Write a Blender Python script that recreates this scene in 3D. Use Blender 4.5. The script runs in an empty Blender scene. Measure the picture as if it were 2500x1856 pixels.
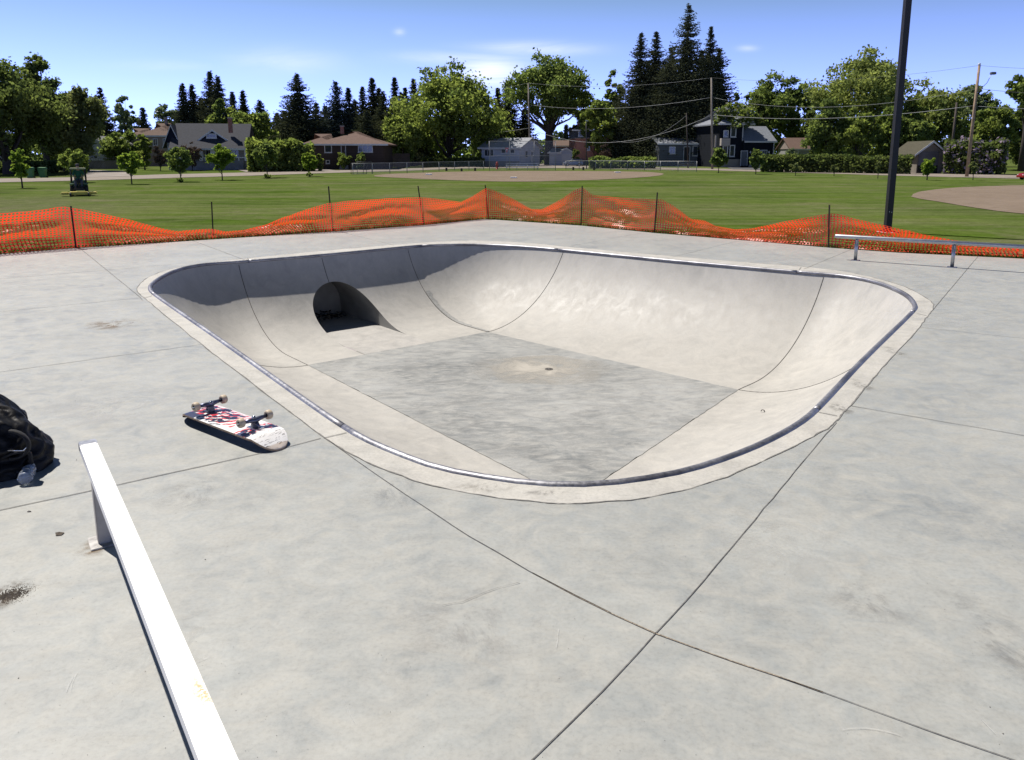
import bpy, bmesh, math, random
import numpy as np
from mathutils import Vector, Matrix, noise
R = math.radians
sc = bpy.context.scene
col = sc.collection
random.seed(7)
# ------------------------------------------------------------------ camera model (photo is 2500 x 1856)
F, YP, PITCH, H = 1857.0, 728.0, math.atan(350/1857), 1.55
CP, SP = math.cos(PITCH), math.sin(PITCH)
def ray(u, v):
    x = (u-1250)/F; y = -(v-YP)/F
    return x, CP+y*SP, -SP+y*CP
def G(u, v, z=0.0):
    d = ray(u, v); t = (z-H)/d[2]
    return Vector((d[0]*t, d[1]*t, z))
def zg(Y):
    return -.75 if Y < 75 else (-.75+.45*(Y-75)/45 if Y < 120 else -.3)
def GF(u, v):                                   # point on the park ground
    for z0, a, b in ((-.75, -1e9, 75), (-.3, 120, 1e9)):
        q = G(u, v, z0)
        if a <= q.y < b and q.y > 0: return q
    lo, hi = 75, 120
    for _ in range(40):
        m = (lo+hi)/2; d = ray(u, v); z = H+m*d[2]/d[1]
        if z > zg(m): lo = m
        else: hi = m
    return Vector((d[0]*m/d[1], m, zg(m)))
def depth(Y, z): return Y*CP+(H-z)*SP
def at(u, Y, z=None):
    if z is None: z = zg(Y)
    return Vector(((u-1250)/F*depth(Y, z), Y, z))
def zv(v, Y):                                   # height seen at image row v at distance Y
    d = ray(1250, v); return H+Y*d[2]/d[1]
def ppm(Y): return F/depth(Y, 0)
# ------------------------------------------------------------------ object helpers
def tag(o, label=None, cat=None, group=None, kind=None):
    if label: o['label'] = label
    if cat: o['category'] = cat
    if group: o['group'] = group
    if kind: o['kind'] = kind
    return o
def thing(name, label, cat, loc=(0, 0, 0), rz=0, group=None):
    o = bpy.data.objects.new(name, None); col.objects.link(o)
    o.location = loc; o.rotation_euler = (0, 0, rz); o.empty_display_size = .2
    return tag(o, label, cat, group)
def link(name, me, parent=None):
    o = bpy.data.objects.new(name, me); col.objects.link(o)
    if parent: o.parent = parent
    return o
def copy_tree(o, parent=None):
    c = o.copy(); col.objects.link(c); c.parent = parent
    for ch in list(o.children): copy_tree(ch, c)
    return c
class MB:
    def __init__(s): s.v = []; s.f = []; s.sm = []
    def add(s, vs, fs, smooth=False):
        n = len(s.v); s.v += [tuple(q) for q in vs]
        s.f += [tuple(i+n for i in q) for q in fs]; s.sm += [smooth]*len(fs); return s
    def box(s, x0, x1, y0, y1, z0, z1, m=None):
        vs = [Vector((x, y, z)) for z in (z0, z1) for y in (y0, y1) for x in (x0, x1)]
        if m: vs = [m @ q for q in vs]
        return s.add(vs, [(0, 2, 3, 1), (4, 5, 7, 6), (0, 1, 5, 4), (2, 6, 7, 3), (0, 4, 6, 2), (1, 3, 7, 5)])
    def bbox(s, x0, x1, y0, y1, z0, z1, b=.01, m=None):      # bevelled box
        bm = bmesh.new(); bmesh.ops.create_cube(bm, size=1)
        for q in bm.verts: q.co = Vector(((x0+x1)/2+q.co.x*(x1-x0), (y0+y1)/2+q.co.y*(y1-y0), (z0+z1)/2+q.co.z*(z1-z0)))
        bmesh.ops.bevel(bm, geom=bm.edges[:], offset=b, segments=2, affect='EDGES')
        if m: bm.transform(m)
        bm.verts.index_update()
        s.add([q.co for q in bm.verts], [[q.index for q in f.verts] for f in bm.faces], False); bm.free(); return s
    def tube(s, pts, rad, n=8, cap=True, smooth=True):
        pts = [Vector(q) for q in pts]; rads = rad if isinstance(rad, (list, tuple)) else [rad]*len(pts)
        vs = []; fs = []; ref = None
        for i, q in enumerate(pts):
            t = (pts[min(i+1, len(pts)-1)]-pts[max(i-1, 0)]).normalized()
            if ref is None: ref = Vector((0, 0, 1)) if abs(t.z) < .9 else Vector((1, 0, 0))
            a = t.cross(ref).normalized(); b = a.cross(t).normalized(); ref = b
            for k in range(n):
                w = 2*math.pi*k/n; vs.append(q+(a*math.cos(w)+b*math.sin(w))*rads[i])
        for i in range(len(pts)-1):
            for k in range(n):
                k2 = (k+1) % n; fs.append((i*n+k, i*n+k2, (i+1)*n+k2, (i+1)*n+k))
        s.add(vs, fs, smooth)
        if cap:
            m = len(s.v)-len(vs)
            s.f.append(tuple(m+k for k in range(n))[::-1]); s.sm.append(False)
            s.f.append(tuple(m+(len(pts)-1)*n+k for k in range(n))); s.sm.append(False)
        return s
    def cyl(s, c, r, h, axis='z', n=20, r2=None):
        c = Vector(c); d = {'x': Vector((1, 0, 0)), 'y': Vector((0, 1, 0)), 'z': Vector((0, 0, 1))}[axis] if isinstance(axis, str) else Vector(axis).normalized()
        return s.tube([c, c+d*h], [r, r if r2 is None else r2], n)
    def prism(s, poly, ext):                    # planar polygon extruded along vector
        poly = [Vector(q) for q in poly]; e = Vector(ext); n = len(poly)
        return s.add(poly+[q+e for q in poly], [tuple(range(n))[::-1], tuple(range(n, 2*n))]+[(i, (i+1) % n, (i+1) % n+n, i+n) for i in range(n)])
    def ribbon(s, pts, w, z=None, jit=0):
        vs = []; fs = []; pts = [Vector(q) for q in pts]
        for i, q in enumerate(pts):
            t = (pts[min(i+1, len(pts)-1)]-pts[max(i-1, 0)]); t.z = 0; t.normalize(); a = Vector((-t.y, t.x, 0))
            w1 = w*(1+jit*random.uniform(-1, 1)); w2 = w*(1+jit*random.uniform(-1, 1))
            vs += [q+a*w1/2, q-a*w2/2]
        for i in range(len(pts)-1): fs.append((2*i, 2*i+1, 2*i+3, 2*i+2))
        return s.add(vs, fs)
    def lathe(s, prof, n=20, c=(0, 0, 0), axis='z'):
        vs = []; fs = []; c = Vector(c)
        for r, z in prof:
            for k in range(n):
                w = 2*math.pi*k/n; q = Vector((r*math.cos(w), r*math.sin(w), z))
                if axis == 'x': q = Vector((q.z, q.x, q.y))
                if axis == 'y': q = Vector((q.y, q.z, q.x))
                vs.append(c+q)
        for i in range(len(prof)-1):
            for k in range(n): fs.append((i*n+k, i*n+(k+1) % n, (i+1)*n+(k+1) % n, (i+1)*n+k))
        return s.add(vs, fs, True)
    def mesh(s, name, mat):
        me = bpy.data.meshes.new(name); me.from_pydata(s.v, [], s.f)
        me.polygons.foreach_set('use_smooth', s.sm); me.materials.append(mat); me.update()
        bm = bmesh.new(); bm.from_mesh(me); bmesh.ops.recalc_face_normals(bm, faces=bm.faces[:]); bm.to_mesh(me); bm.free()
        return me
    def build(s, name, mat, parent=None): return link(name, s.mesh(name, mat), parent)
# ------------------------------------------------------------------ materials
MATS = {}
def newmat(name):
    m = bpy.data.materials.new(name); m.use_nodes = True
    nt = m.node_tree; b = nt.nodes['Principled BSDF']; return m, nt, b
def nd(nt, t, **k):
    n = nt.nodes.new(t)
    for a, b in k.items():
        if a in n.inputs: n.inputs[a].default_value = b
        else: setattr(n, a, b)
    return n
def coords(nt, scale=(1, 1, 1), rot=(0, 0, 0)):
    tc = nd(nt, 'ShaderNodeTexCoord'); mp = nd(nt, 'ShaderNodeMapping')
    mp.inputs['Scale'].default_value = scale; mp.inputs['Rotation'].default_value = rot
    nt.links.new(tc.outputs['Object'], mp.inputs[0]); return mp.outputs[0]
def noi(nt, vec, scale, detail=4, rough=.55, dist=0):
    n = nd(nt, 'ShaderNodeTexNoise'); n.inputs['Scale'].default_value = scale; n.inputs['Detail'].default_value = detail
    n.inputs['Roughness'].default_value = rough; n.inputs['Distortion'].default_value = dist
    nt.links.new(vec, n.inputs['Vector']); return n.outputs['Fac']
def ramp(nt, fac, stops):
    r = nd(nt, 'ShaderNodeValToRGB'); e = r.color_ramp.elements
    while len(e) > 1: e.remove(e[0])
    e[0].position = stops[0][0]; e[0].color = (*stops[0][1], 1)
    for p, c in stops[1:]:
        k = e.new(p); k.color = (*c, 1)
    nt.links.new(fac, r.inputs[0]); return r.outputs[0]
def mixc(nt, fac, a, b, mode='MIX'):
    m = nd(nt, 'ShaderNodeMix', data_type='RGBA', blend_type=mode)
    for s, v in ((m.inputs[0], fac), (m.inputs[6], a), (m.inputs[7], b)):
        if hasattr(v, 'links') or isinstance(v, bpy.types.NodeSocket): nt.links.new(v, s)
        else: s.default_value = v if isinstance(v, (int, float)) else (*v, 1)
    return m.outputs[2]
def bump(nt, b, h, strength=.2, dist=.01):
    n = nd(nt, 'ShaderNodeBump'); n.inputs['Strength'].default_value = strength; n.inputs['Distance'].default_value = dist
    nt.links.new(h, n.inputs['Height']); nt.links.new(n.outputs[0], b.inputs['Normal'])
def mat(name, c, rough=.7, metal=0, var=.18, scale=3, bmp=0, bscale=40, spec=.5):
    if name in MATS: return MATS[name]
    m, nt, b = newmat(name); v = coords(nt)
    n = noi(nt, v, scale, 5, .6)
    lo = tuple(x*(1-var) for x in c); hi = tuple(min(1, x*(1+var)) for x in c)
    nt.links.new(ramp(nt, n, [(.3, lo), (.7, hi)]), b.inputs['Base Color'])
    b.inputs['Roughness'].default_value = rough; b.inputs['Metallic'].default_value = metal
    b.inputs['Specular IOR Level'].default_value = spec
    if bmp: bump(nt, b, noi(nt, v, bscale, 3), bmp)
    MATS[name] = m; return m
def concrete(name, dark, light, warm, sc1=.55, fine=.06, rough=(.5, .72), stain=.5, aniso=(1, 1, 1), spec=.5, blot=.8):
    m, nt, b = newmat(name); v = coords(nt); va = coords(nt, aniso, (0, 0, R(-25)))
    big = noi(nt, v, sc1, 6, .62, .6); mid = noi(nt, va, sc1*5, 8, .65, 1.2); fin = noi(nt, v, 60, 4, .7); vf = noi(nt, v, 420, 2, .6)
    c = ramp(nt, big, [(.33, dark), (.67, light)])
    c = mixc(nt, ramp(nt, mid, [(.35, (0, 0, 0)), (.75, (1, 1, 1))]), c, warm)
    cl = ramp(nt, noi(nt, va, sc1*3.6, 7, .68, 1.6), [(.34, (.84,)*3), (.5, (1,)*3), (.68, (1.12,)*3)]); c = mixc(nt, blot, c, mixc(nt, 1.0, c, cl, 'MULTIPLY'))
    st = ramp(nt, noi(nt, va, sc1*2.3, 9, .72, 2), [(.28, (.80, .81, .82)), (.5, (1, 1, 1)), (.75, (1.06, 1.06, 1.05))])
    c = mixc(nt, stain, c, mixc(nt, 1.0, c, st, 'MULTIPLY'))
    sp = ramp(nt, fin, [(.3, (1-fine*2.2,)*3), (.5, (1, 1, 1)), (.72, (1+fine,)*3)])
    c = mixc(nt, 1.0, c, sp, 'MULTIPLY')
    pit = ramp(nt, vf, [(.2, (.6,)*3), (.3, (1,)*3)])
    c = mixc(nt, .7, c, mixc(nt, 1.0, c, pit, 'MULTIPLY'))
    nt.links.new(c, b.inputs['Base Color'])
    rr = nd(nt, 'ShaderNodeMapRange'); rr.inputs['To Min'].default_value = rough[0]; rr.inputs['To Max'].default_value = rough[1]
    rr.inputs['From Min'].default_value = .3; rr.inputs['From Max'].default_value = .7
    nt.links.new(mid, rr.inputs[0]); nt.links.new(rr.outputs[0], b.inputs['Roughness'])
    b.inputs['Specular IOR Level'].default_value = spec
    bump(nt, b, fin, .12, .004); return m
deckM = concrete('deck_concrete', (.250, .262, .256), (.335, .345, .328), (.345, .338, .305), rough=(.40, .64), stain=.45, aniso=(1, 1.2, 1), sc1=1.15, blot=.55)
ringM = concrete('rim_concrete', (.345, .335, .305), (.43, .418, .385), (.45, .432, .392), .9, .08, (.6, .8), .5)
wallM = concrete('bowl_concrete', (.325, .316, .293), (.395, .384, .357), (.42, .402, .368), .7, .04, (.52, .72), .4, (1.4, 1.4, .5), .5, .5)
floorM = concrete('bowl_floor_concrete', (.130, .140, .143), (.315, .322, .318), (.35, .345, .325), .8, .06, (.6, .8), 1.0, (1, 2, 1), .4, 1.0)
jointM = mat('joint_dark', (.12, .115, .108), .95, var=.4, scale=30)
sandM = mat('joint_sand', (.22, .185, .14), .95, var=.75, scale=160)
def grass_mat():
    m, nt, b = newmat('grass'); v = coords(nt)
    a = noi(nt, v, .11, 6, .65, .5); f = noi(nt, v, 1.3, 8, .75); g = noi(nt, v, 14, 4, .8)
    c = ramp(nt, a, [(.30, (.034, .064, .010)), (.52, (.066, .108, .016)), (.74, (.108, .134, .032))])
    st = coords(nt, (.10, 1.3, 1), (0, 0, R(-4)))
    c = mixc(nt, ramp(nt, noi(nt, st, .5, 5, .75), [(.42, (0, 0, 0)), (.60, (.8,)*3)]), c, (.125, .14, .058))
    c = mixc(nt, ramp(nt, noi(nt, v, .22, 7, .75, .8), [(.52, (0, 0, 0)), (.70, (.8,)*3)]), c, (.15, .14, .085))
    tx = nd(nt, 'ShaderNodeSeparateXYZ'); nt.links.new(coords(nt), tx.inputs[0])      # worn dusty turf at the left
    d1 = nd(nt, 'ShaderNodeMapRange'); d1.inputs['From Min'].default_value = -13; d1.inputs['From Max'].default_value = -24
    nt.links.new(tx.outputs[0], d1.inputs[0])
    d2 = nd(nt, 'ShaderNodeMapRange'); d2.inputs['From Min'].default_value = 48; d2.inputs['From Max'].default_value = 34
    nt.links.new(tx.outputs[1], d2.inputs[0])
    mm = nd(nt, 'ShaderNodeMath', operation='MULTIPLY'); nt.links.new(d1.outputs[0], mm.inputs[0]); nt.links.new(d2.outputs[0], mm.inputs[1])
    m2 = nd(nt, 'ShaderNodeMath', operation='MULTIPLY'); nt.links.new(mm.outputs[0], m2.inputs[0])
    nt.links.new(ramp(nt, noi(nt, coords(nt, (1, .5, 1), (0, 0, R(35))), .9, 7, .75, .6), [(.35, (.15,)*3), (.65, (1,)*3)]), m2.inputs[1])
    c = mixc(nt, m2.outputs[0], c, (.135, .13, .08))
    c = mixc(nt, 1.0, c, ramp(nt, f, [(.3, (.72,)*3), (.7, (1.22,)*3)]), 'MULTIPLY')
    c = mixc(nt, 1.0, c, ramp(nt, g, [(.3, (.7,)*3), (.7, (1.25,)*3)]), 'MULTIPLY')
    nt.links.new(c, b.inputs['Base Color']); b.inputs['Roughness'].default_value = 1; b.inputs['Specular IOR Level'].default_value = 0
    bump(nt, b, g, .6, .05); return m
grassM = grass_mat()
dirtM = concrete('infield_dirt', (.145, .108, .076), (.20, .155, .115), (.225, .18, .14), .25, .15, (.9, 1), .6, (1, 2, 1), .1)
roadM = concrete('road_gravel', (.19, .16, .132), (.25, .215, .182), (.27, .235, .20), .3, .1, (.8, .95), .4, (1, 1, 1), .2)
def leafmat(name, c, tr, trf=.4, hue=.25):
    m = bpy.data.materials.new(name); m.use_nodes = True; nt = m.node_tree; nt.nodes.clear()
    out = nd(nt, 'ShaderNodeOutputMaterial'); df = nd(nt, 'ShaderNodeBsdfDiffuse'); tl = nd(nt, 'ShaderNodeBsdfTranslucent')
    at_ = nd(nt, 'ShaderNodeAttribute', attribute_name='tone')
    k = ramp(nt, at_.outputs['Fac'], [(0, (1-hue*1.3, 1-hue, 1-hue*.9)), (1, (1+hue*1.5, 1+hue*1.2, 1+hue*.6))])
    for s, cc in ((df, c), (tl, tr)):
        nt.links.new(mixc(nt, 1.0, cc, k, 'MULTIPLY'), s.inputs[0])
    mx = nd(nt, 'ShaderNodeMixShader'); mx.inputs[0].default_value = trf
    nt.links.new(df.outputs[0], mx.inputs[1]); nt.links.new(tl.outputs[0], mx.inputs[2]); nt.links.new(mx.outputs[0], out.inputs[0])
    return m
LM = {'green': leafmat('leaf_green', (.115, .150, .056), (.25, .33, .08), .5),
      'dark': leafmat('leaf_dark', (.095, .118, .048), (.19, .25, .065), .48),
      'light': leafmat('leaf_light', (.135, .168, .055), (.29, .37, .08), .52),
      'pale': leafmat('leaf_pale', (.16, .20, .11), (.27, .34, .17), .4),
      'yellow': leafmat('leaf_yellow', (.155, .182, .070), (.32, .385, .105), .5),
      'olive': leafmat('leaf_olive', (.135, .155, .070), (.25, .295, .10), .46),
      'bright': leafmat('leaf_bright', (.12, .175, .035), (.30, .42, .06), .5),
      'spruce': leafmat('needle_green', (.056, .066, .044), (.05, .06, .03), .2, .35),
      'blue': leafmat('needle_blue', (.052, .066, .060), (.03, .045, .035), .15, .3),
      'brown': leafmat('leaf_brown', (.10, .075, .062), (.10, .07, .05), .3),
      'lilac': leafmat('blossom_lilac', (.33, .27, .36), (.3, .24, .33), .35),
      'white': leafmat('blossom_white', (.45, .46, .42), (.4, .4, .36), .35)}
barkM = mat('bark', (.075, .060, .048), .95, var=.35, scale=4, bmp=.5)
barkD = mat('bark_dark', (.045, .036, .030), .95, var=.3, scale=4)
steelM = mat('galvanised_steel', (.42, .43, .44), .42, .85, .15, 12)
railM = mat('rail_steel', (.78, .77, .75), .38, .25, .05, 6)
# ------------------------------------------------------------------ camera, sun, sky
cam = bpy.data.cameras.new('camera'); co = bpy.data.objects.new('camera', cam); col.objects.link(co)
co.location = (0, 0, H); co.rotation_euler = (math.pi/2-PITCH, 0, 0)
cam.sensor_fit = 'HORIZONTAL'; cam.sensor_width = 36; cam.lens = 36*F/2500; cam.shift_y = -(928-YP)/2500
cam.clip_end = 6000; cam.clip_start = .05; sc.camera = co
EL = R(59); SD = Vector((-.783*math.cos(EL), .622*math.cos(EL), math.sin(EL)))
sl = bpy.data.lights.new('sun', 'SUN'); so = bpy.data.objects.new('sun', sl); col.objects.link(so)
sl.energy = 4.6; sl.angle = R(.53); sl.color = (1, .945, .875); so.rotation_euler = SD.to_track_quat('Z', 'Y').to_euler(); so.location = (-20, 15, 40)
w = bpy.data.worlds.new('World'); sc.world = w; w.use_nodes = True; nt = w.node_tree; bg = nt.nodes['Background']
sk = nd(nt, 'ShaderNodeTexSky', sky_type='NISHITA', sun_disc=False); sk.sun_elevation = EL; sk.sun_rotation = math.atan2(SD.x, SD.y)
sk.air_density = 1.0; sk.dust_density = .1; sk.ozone_density = 3.0; sk.altitude = 500
tc = nd(nt, 'ShaderNodeTexCoord'); sx = nd(nt, 'ShaderNodeSeparateXYZ'); nt.links.new(tc.outputs['Generated'], sx.inputs[0])
upv = nd(nt, 'ShaderNodeVectorMath', operation='ADD'); upv.inputs[1].default_value = (0, 0, .10); nt.links.new(tc.outputs['Generated'], upv.inputs[0])
nrm = nd(nt, 'ShaderNodeVectorMath', operation='NORMALIZE'); nt.links.new(upv.outputs[0], nrm.inputs[0]); nt.links.new(nrm.outputs[0], sk.inputs[0])
def mth(op, a, b=None, c=None):
    n = nd(nt, 'ShaderNodeMath', operation=op)
    for i, q in enumerate((a, b, c)):
        if q is None: continue
        if isinstance(q, (int, float)): n.inputs[i].default_value = q
        else: nt.links.new(q, n.inputs[i])
    return n.outputs[0]
yy = mth('MAXIMUM', sx.outputs[1], .05); ta = mth('DIVIDE', sx.outputs[0], yy); te = mth('DIVIDE', sx.outputs[2], yy)
cb = nd(nt, 'ShaderNodeCombineXYZ'); nt.links.new(ta, cb.inputs[0]); nt.links.new(te, cb.inputs[1])
mpn = nd(nt, 'ShaderNodeMapping'); mpn.inputs['Scale'].default_value = (5, 26, 1); mpn.inputs['Rotation'].default_value = (0, 0, R(-8)); nt.links.new(cb.outputs[0], mpn.inputs[0])
cn = noi(nt, mpn.outputs[0], 1.0, 9, .62, 1.2)
tot = None
for (u, v, wu, wv, s) in ((1195, 175, 80, 34, .95), (1290, 120, 120, 15, .6), (1140, 142, 150, 14, .45), (690, 150, 120, 28, .25), (975, 78, 12, 8, .3), (1825, 118, 22, 7, .25), (400, 160, 120, 12, .12)):
    d = ray(u, v); a0, e0 = d[0]/d[1], d[2]/d[1]
    q = mth('ADD', mth('POWER', mth('ABSOLUTE', mth('DIVIDE', mth('SUBTRACT', ta, a0), wu/F)), 2.0), mth('POWER', mth('ABSOLUTE', mth('DIVIDE', mth('SUBTRACT', te, e0), wv/F)), 2.0))
    e = mth('MULTIPLY', mth('POWER', 2.718, mth('MULTIPLY', q, -1.0)), s)
    tot = e if tot is None else mth('MAXIMUM', tot, e)
cm = nd(nt, 'ShaderNodeMapRange'); cm.inputs['From Min'].default_value = .34; cm.inputs['From Max'].default_value = .62; nt.links.new(cn, cm.inputs[0])
cf = mth('MULTIPLY', tot, mth('ADD', mth('MULTIPLY', cm.outputs[0], .75), .35))
sat = nd(nt, 'ShaderNodeHueSaturation'); sat.inputs['Saturation'].default_value = 1.05; nt.links.new(sk.outputs[0], sat.inputs['Color'])
gz = ramp(nt, sx.outputs[2], [(0, (1.75, 1.50, 2.4)), (.08, (1.52, 1.29, 2.05)), (.19, (.98, .90, .87)), (.3, (.48, .46, .48)), (.7, (.20, .20, .205))])
skc = mixc(nt, cf, mixc(nt, 1.0, sat.outputs[0], gz, 'MULTIPLY'), (8.2, 8.5, 8.9)); nt.links.new(skc, bg.inputs[0]); bg.inputs[1].default_value = .10
sc.view_settings.view_transform = 'Standard'; sc.view_settings.look = 'None'; sc.view_settings.exposure = .50; sc.view_settings.gamma = 1
sc.cycles.max_bounces = 6; sc.cycles.transparent_max_bounces = 16
# ------------------------------------------------------------------ bowl geometry
DB = 1.1
fl = [G(752, 892, -DB), G(1190, 811, -DB), G(1802, 952, -DB)]
def isect(a, b, c, d):
    p, r_, q, s_ = a, b-a, c, d-c; k = r_.x*s_.y-r_.y*s_.x; t = ((q.x-p.x)*s_.y-(q.y-p.y)*s_.x)/k
    return p+r_*t
fl.append(isect(fl[0], G(1310, 1178, -DB), fl[2], G(1465, 1178, -DB)))
CL = [(G(606, 638), G(990, 604)), (G(1362, 611), G(1950, 661)), (G(2228, 764), G(1987, 1001)), (G(850, 1053), G(377, 721))]   # coping lines of sides 0-1, 1-2, 2-3, 3-0
COP = [(606, 637), (809, 620.5), (987, 603), (1028, 600), (1088, 597.5), (1170, 597), (1260, 601), (1358, 608.5), (1516, 624), (1660, 638), (1840, 654), (1950, 663.5), (2063, 673), (2144, 689), (2203, 713), (2226, 731), (2234, 747), (2227.5, 763), (2117, 869), (2041, 950), (1990, 1003), (1955, 1032), (1901, 1064), (1820, 1102), (1712, 1140), (1631, 1160), (1523.6, 1177), (1426.5, 1185), (1308, 1182), (1200, 1168), (1113.5, 1153), (1045, 1136), (951.7, 1100), (901, 1078), (856, 1053), (773, 998), (631, 897), (529.7, 825), (445, 767), (377, 720), (366, 705), (372, 691), (402, 671), (445, 654.5), (508, 643.5)]
def closed(px, n):
    P_ = [G(*q) for q in px]; o_ = []
    for i in range(len(P_)):
        a_, b_, c_, d_ = P_[i-1], P_[i], P_[(i+1) % len(P_)], P_[(i+2) % len(P_)]
        for k in range(n):
            t = k/n; o_.append(.5*((2*b_)+(c_-a_)*t+(2*a_-5*b_+4*c_-d_)*t*t+(3*b_-a_-3*c_+d_)*t**3))
    return o_
CPL = closed(COP, 10)
for _ in range(14): CPL = [(CPL[i-1]+CPL[i]*2+CPL[(i+1) % len(CPL)])/4 for i in range(len(CPL))]
def hit(o, d):
    best = None
    for i in range(len(CPL)):
        a_, b_ = CPL[i], CPL[(i+1) % len(CPL)]; e = b_-a_; den = d.x*e.y-d.y*e.x
        if abs(den) < 1e-9: continue
        t = ((a_.x-o.x)*e.y-(a_.y-o.y)*e.x)/den; u_ = ((a_.x-o.x)*d.y-(a_.y-o.y)*d.x)/den
        if t > 0 and -1e-6 <= u_ <= 1+1e-6 and (best is None or t < best): best = t
    return Vector((o.x+d.x*best, o.y+d.y*best, 0))
def nrm_side(i):
    d = (fl[(i+1) % 4]-fl[i]).normalized(); return Vector((-d.y, d.x, 0))
rim = []; NS = 60
FT = {}
for i in range(4):
    a, b = fl[i], fl[(i+1) % 4]; n1, n2 = nrm_side(i), nrm_side((i+1) % 4)
    for k in range(NS):
        t = k/NS; q = a.lerp(b, t); rim.append((hit(q, n1), q, i, t))
    FT[(i, i)] = hit(a, n1); FT[(i, (i+1) % 4)] = hit(b, n1)
    a1 = math.atan2(n1.y, n1.x); a2 = math.atan2(n2.y, n2.x)
    while a2 > a1: a2 -= 2*math.pi
    for k in range(24):
        t = k/24; an = a1+(a2-a1)*t; rim.append((hit(b, Vector((math.cos(an), math.sin(an), 0))), b.copy(), None, t))
RT = 1.75; PM = math.acos(1-DB/RT)
BLN = nrm_side(0)
def prof(c, f_, q):         # q 0 at the coping, 1 at the floor edge
    o = (Vector((c.x, c.y, 0))-Vector((f_.x, f_.y, 0))).length
    w_ = min(1, max(0, ((Vector((c.x-f_.x, c.y-f_.y, 0))/o).dot(BLN)-.05)/.9)); RT = 2.15-.40*w_; PM = math.acos(1-DB/RT); hz = RT*math.sin(PM)
    flat = max(0, o-hz); sc_ = 1 if o > hz else o/hz
    L1 = RT*PM; Lt = L1+flat; s = q*Lt
    if s < L1: ph = PM-s/RT; h = flat+RT*math.sin(ph)*sc_; z = RT*(1-math.cos(ph))
    else: h = (Lt-s); z = 0
    dv = (Vector((c.x, c.y, 0))-Vector((f_.x, f_.y, 0))).normalized()
    return Vector((f_.x, f_.y, -DB))+dv*h+Vector((0, 0, z))
# tunnel opening in the back-left wall (side 0)
def foot_(ci, si): return FT[(si, ci)]
side_d = (fl[1]-fl[0]).normalized(); side_L = (fl[1]-fl[0]).length; out_n = Vector((-side_d.y, side_d.x, 0))
ta_, tb_ = ((G(876, 870, -DB)-fl[0]).dot(side_d)+.10)/side_L, (G(1050, 837, -DB)-fl[0]).dot(side_d)/side_L
tc_ = (ta_+tb_)/2; TW = (tb_-ta_)*side_L/2; SPR = .16
def arch(t):
    x = (t-tc_)*side_L/TW
    return None if abs(x) >= 1 else SPR+TW*1.02*math.sqrt(1-x*x)
NQ = 28
def q_at_height(c, f_, h):
    lo, hi = 0, 1
    for _ in range(30):
        m = (lo+hi)/2
        if prof(c, f_, m).z+DB > h: lo = m
        else: hi = m
    return lo
bowl = thing('skate_bowl', 'sunken pale concrete bowl with rounded corners, steel coping and grey floor', 'skate bowl', (0, 0, 0))
cols = []
i0 = [r for r in rim if r[2] == 0]
a, b = fl[0], fl[1]
def AB(t): return hit(a.lerp(b, t), nrm_side(0))
ts = sorted(set([k/NS for k in range(NS)]+[ta_+(tb_-ta_)*(.5-.5*math.cos(math.pi*k/40)) for k in range(41)]))
rim0 = [(AB(t), a.lerp(b, t), 0, t) for t in ts]
allrim = rim0+[r for r in rim if r[2] != 0]
wb = MB(); n = len(allrim); edge = []
def column(r, open_):
    hmax = arch(r[3]) if (r[2] == 0 and open_) else None
    if r[2] == 0 and open_ and hmax is None and (abs(r[3]-ta_) < 1e-6 or abs(r[3]-tb_) < 1e-6): hmax = SPR
    q1 = 1 if hmax is None else q_at_height(r[0], r[1], hmax)
    return [prof(r[0], r[1], q1*k/NQ) for k in range(NQ+1)]
for i, r in enumerate(allrim):
    r2 = allrim[(i+1) % n]
    inside = r[2] == 0 and r2[2] == 0 and ta_-1e-6 <= r[3] and r2[3] <= tb_+1e-6
    c1, c2 = column(r, inside), column(r2, inside)
    wb.add(c1+c2, [(k, k+1, NQ+2+k, NQ+1+k) for k in range(NQ)], True)
wm = wb.mesh('transition_wall', wallM)
bm = bmesh.new(); bm.from_mesh(wm); bmesh.ops.remove_doubles(bm, verts=bm.verts[:], dist=.0005)
bmesh.ops.recalc_face_normals(bm, faces=bm.faces[:]); bm.to_mesh(wm); bm.free()
link('transition_wall', wm, bowl)
# floor
fb = MB(); ctr = sum(fl, Vector())/4
fp = []
for i in range(4):
    for k in range(40):
        q = fl[i].lerp(fl[(i+1) % 4], k/40); d = (fl[(i+1) % 4]-fl[i]).normalized(); nn = Vector((-d.y, d.x, 0))
        q = q+nn*(.012*noise.noise(q*9)+.008*noise.noise(q*31)) if k else q
        fp.append(q)
fb.add([q+Vector((0, 0, .004)) for q in fp], [tuple(range(len(fp)))]); fb.build('floor', floorM, bowl)
fb = MB(); fb.add([q+(q-ctr).normalized()*.35-Vector((0, 0, .012)) for q in fl], [(0, 1, 2, 3)])   # slab under the transitions' feet
fb.build('slab', wallM, bowl)
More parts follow.
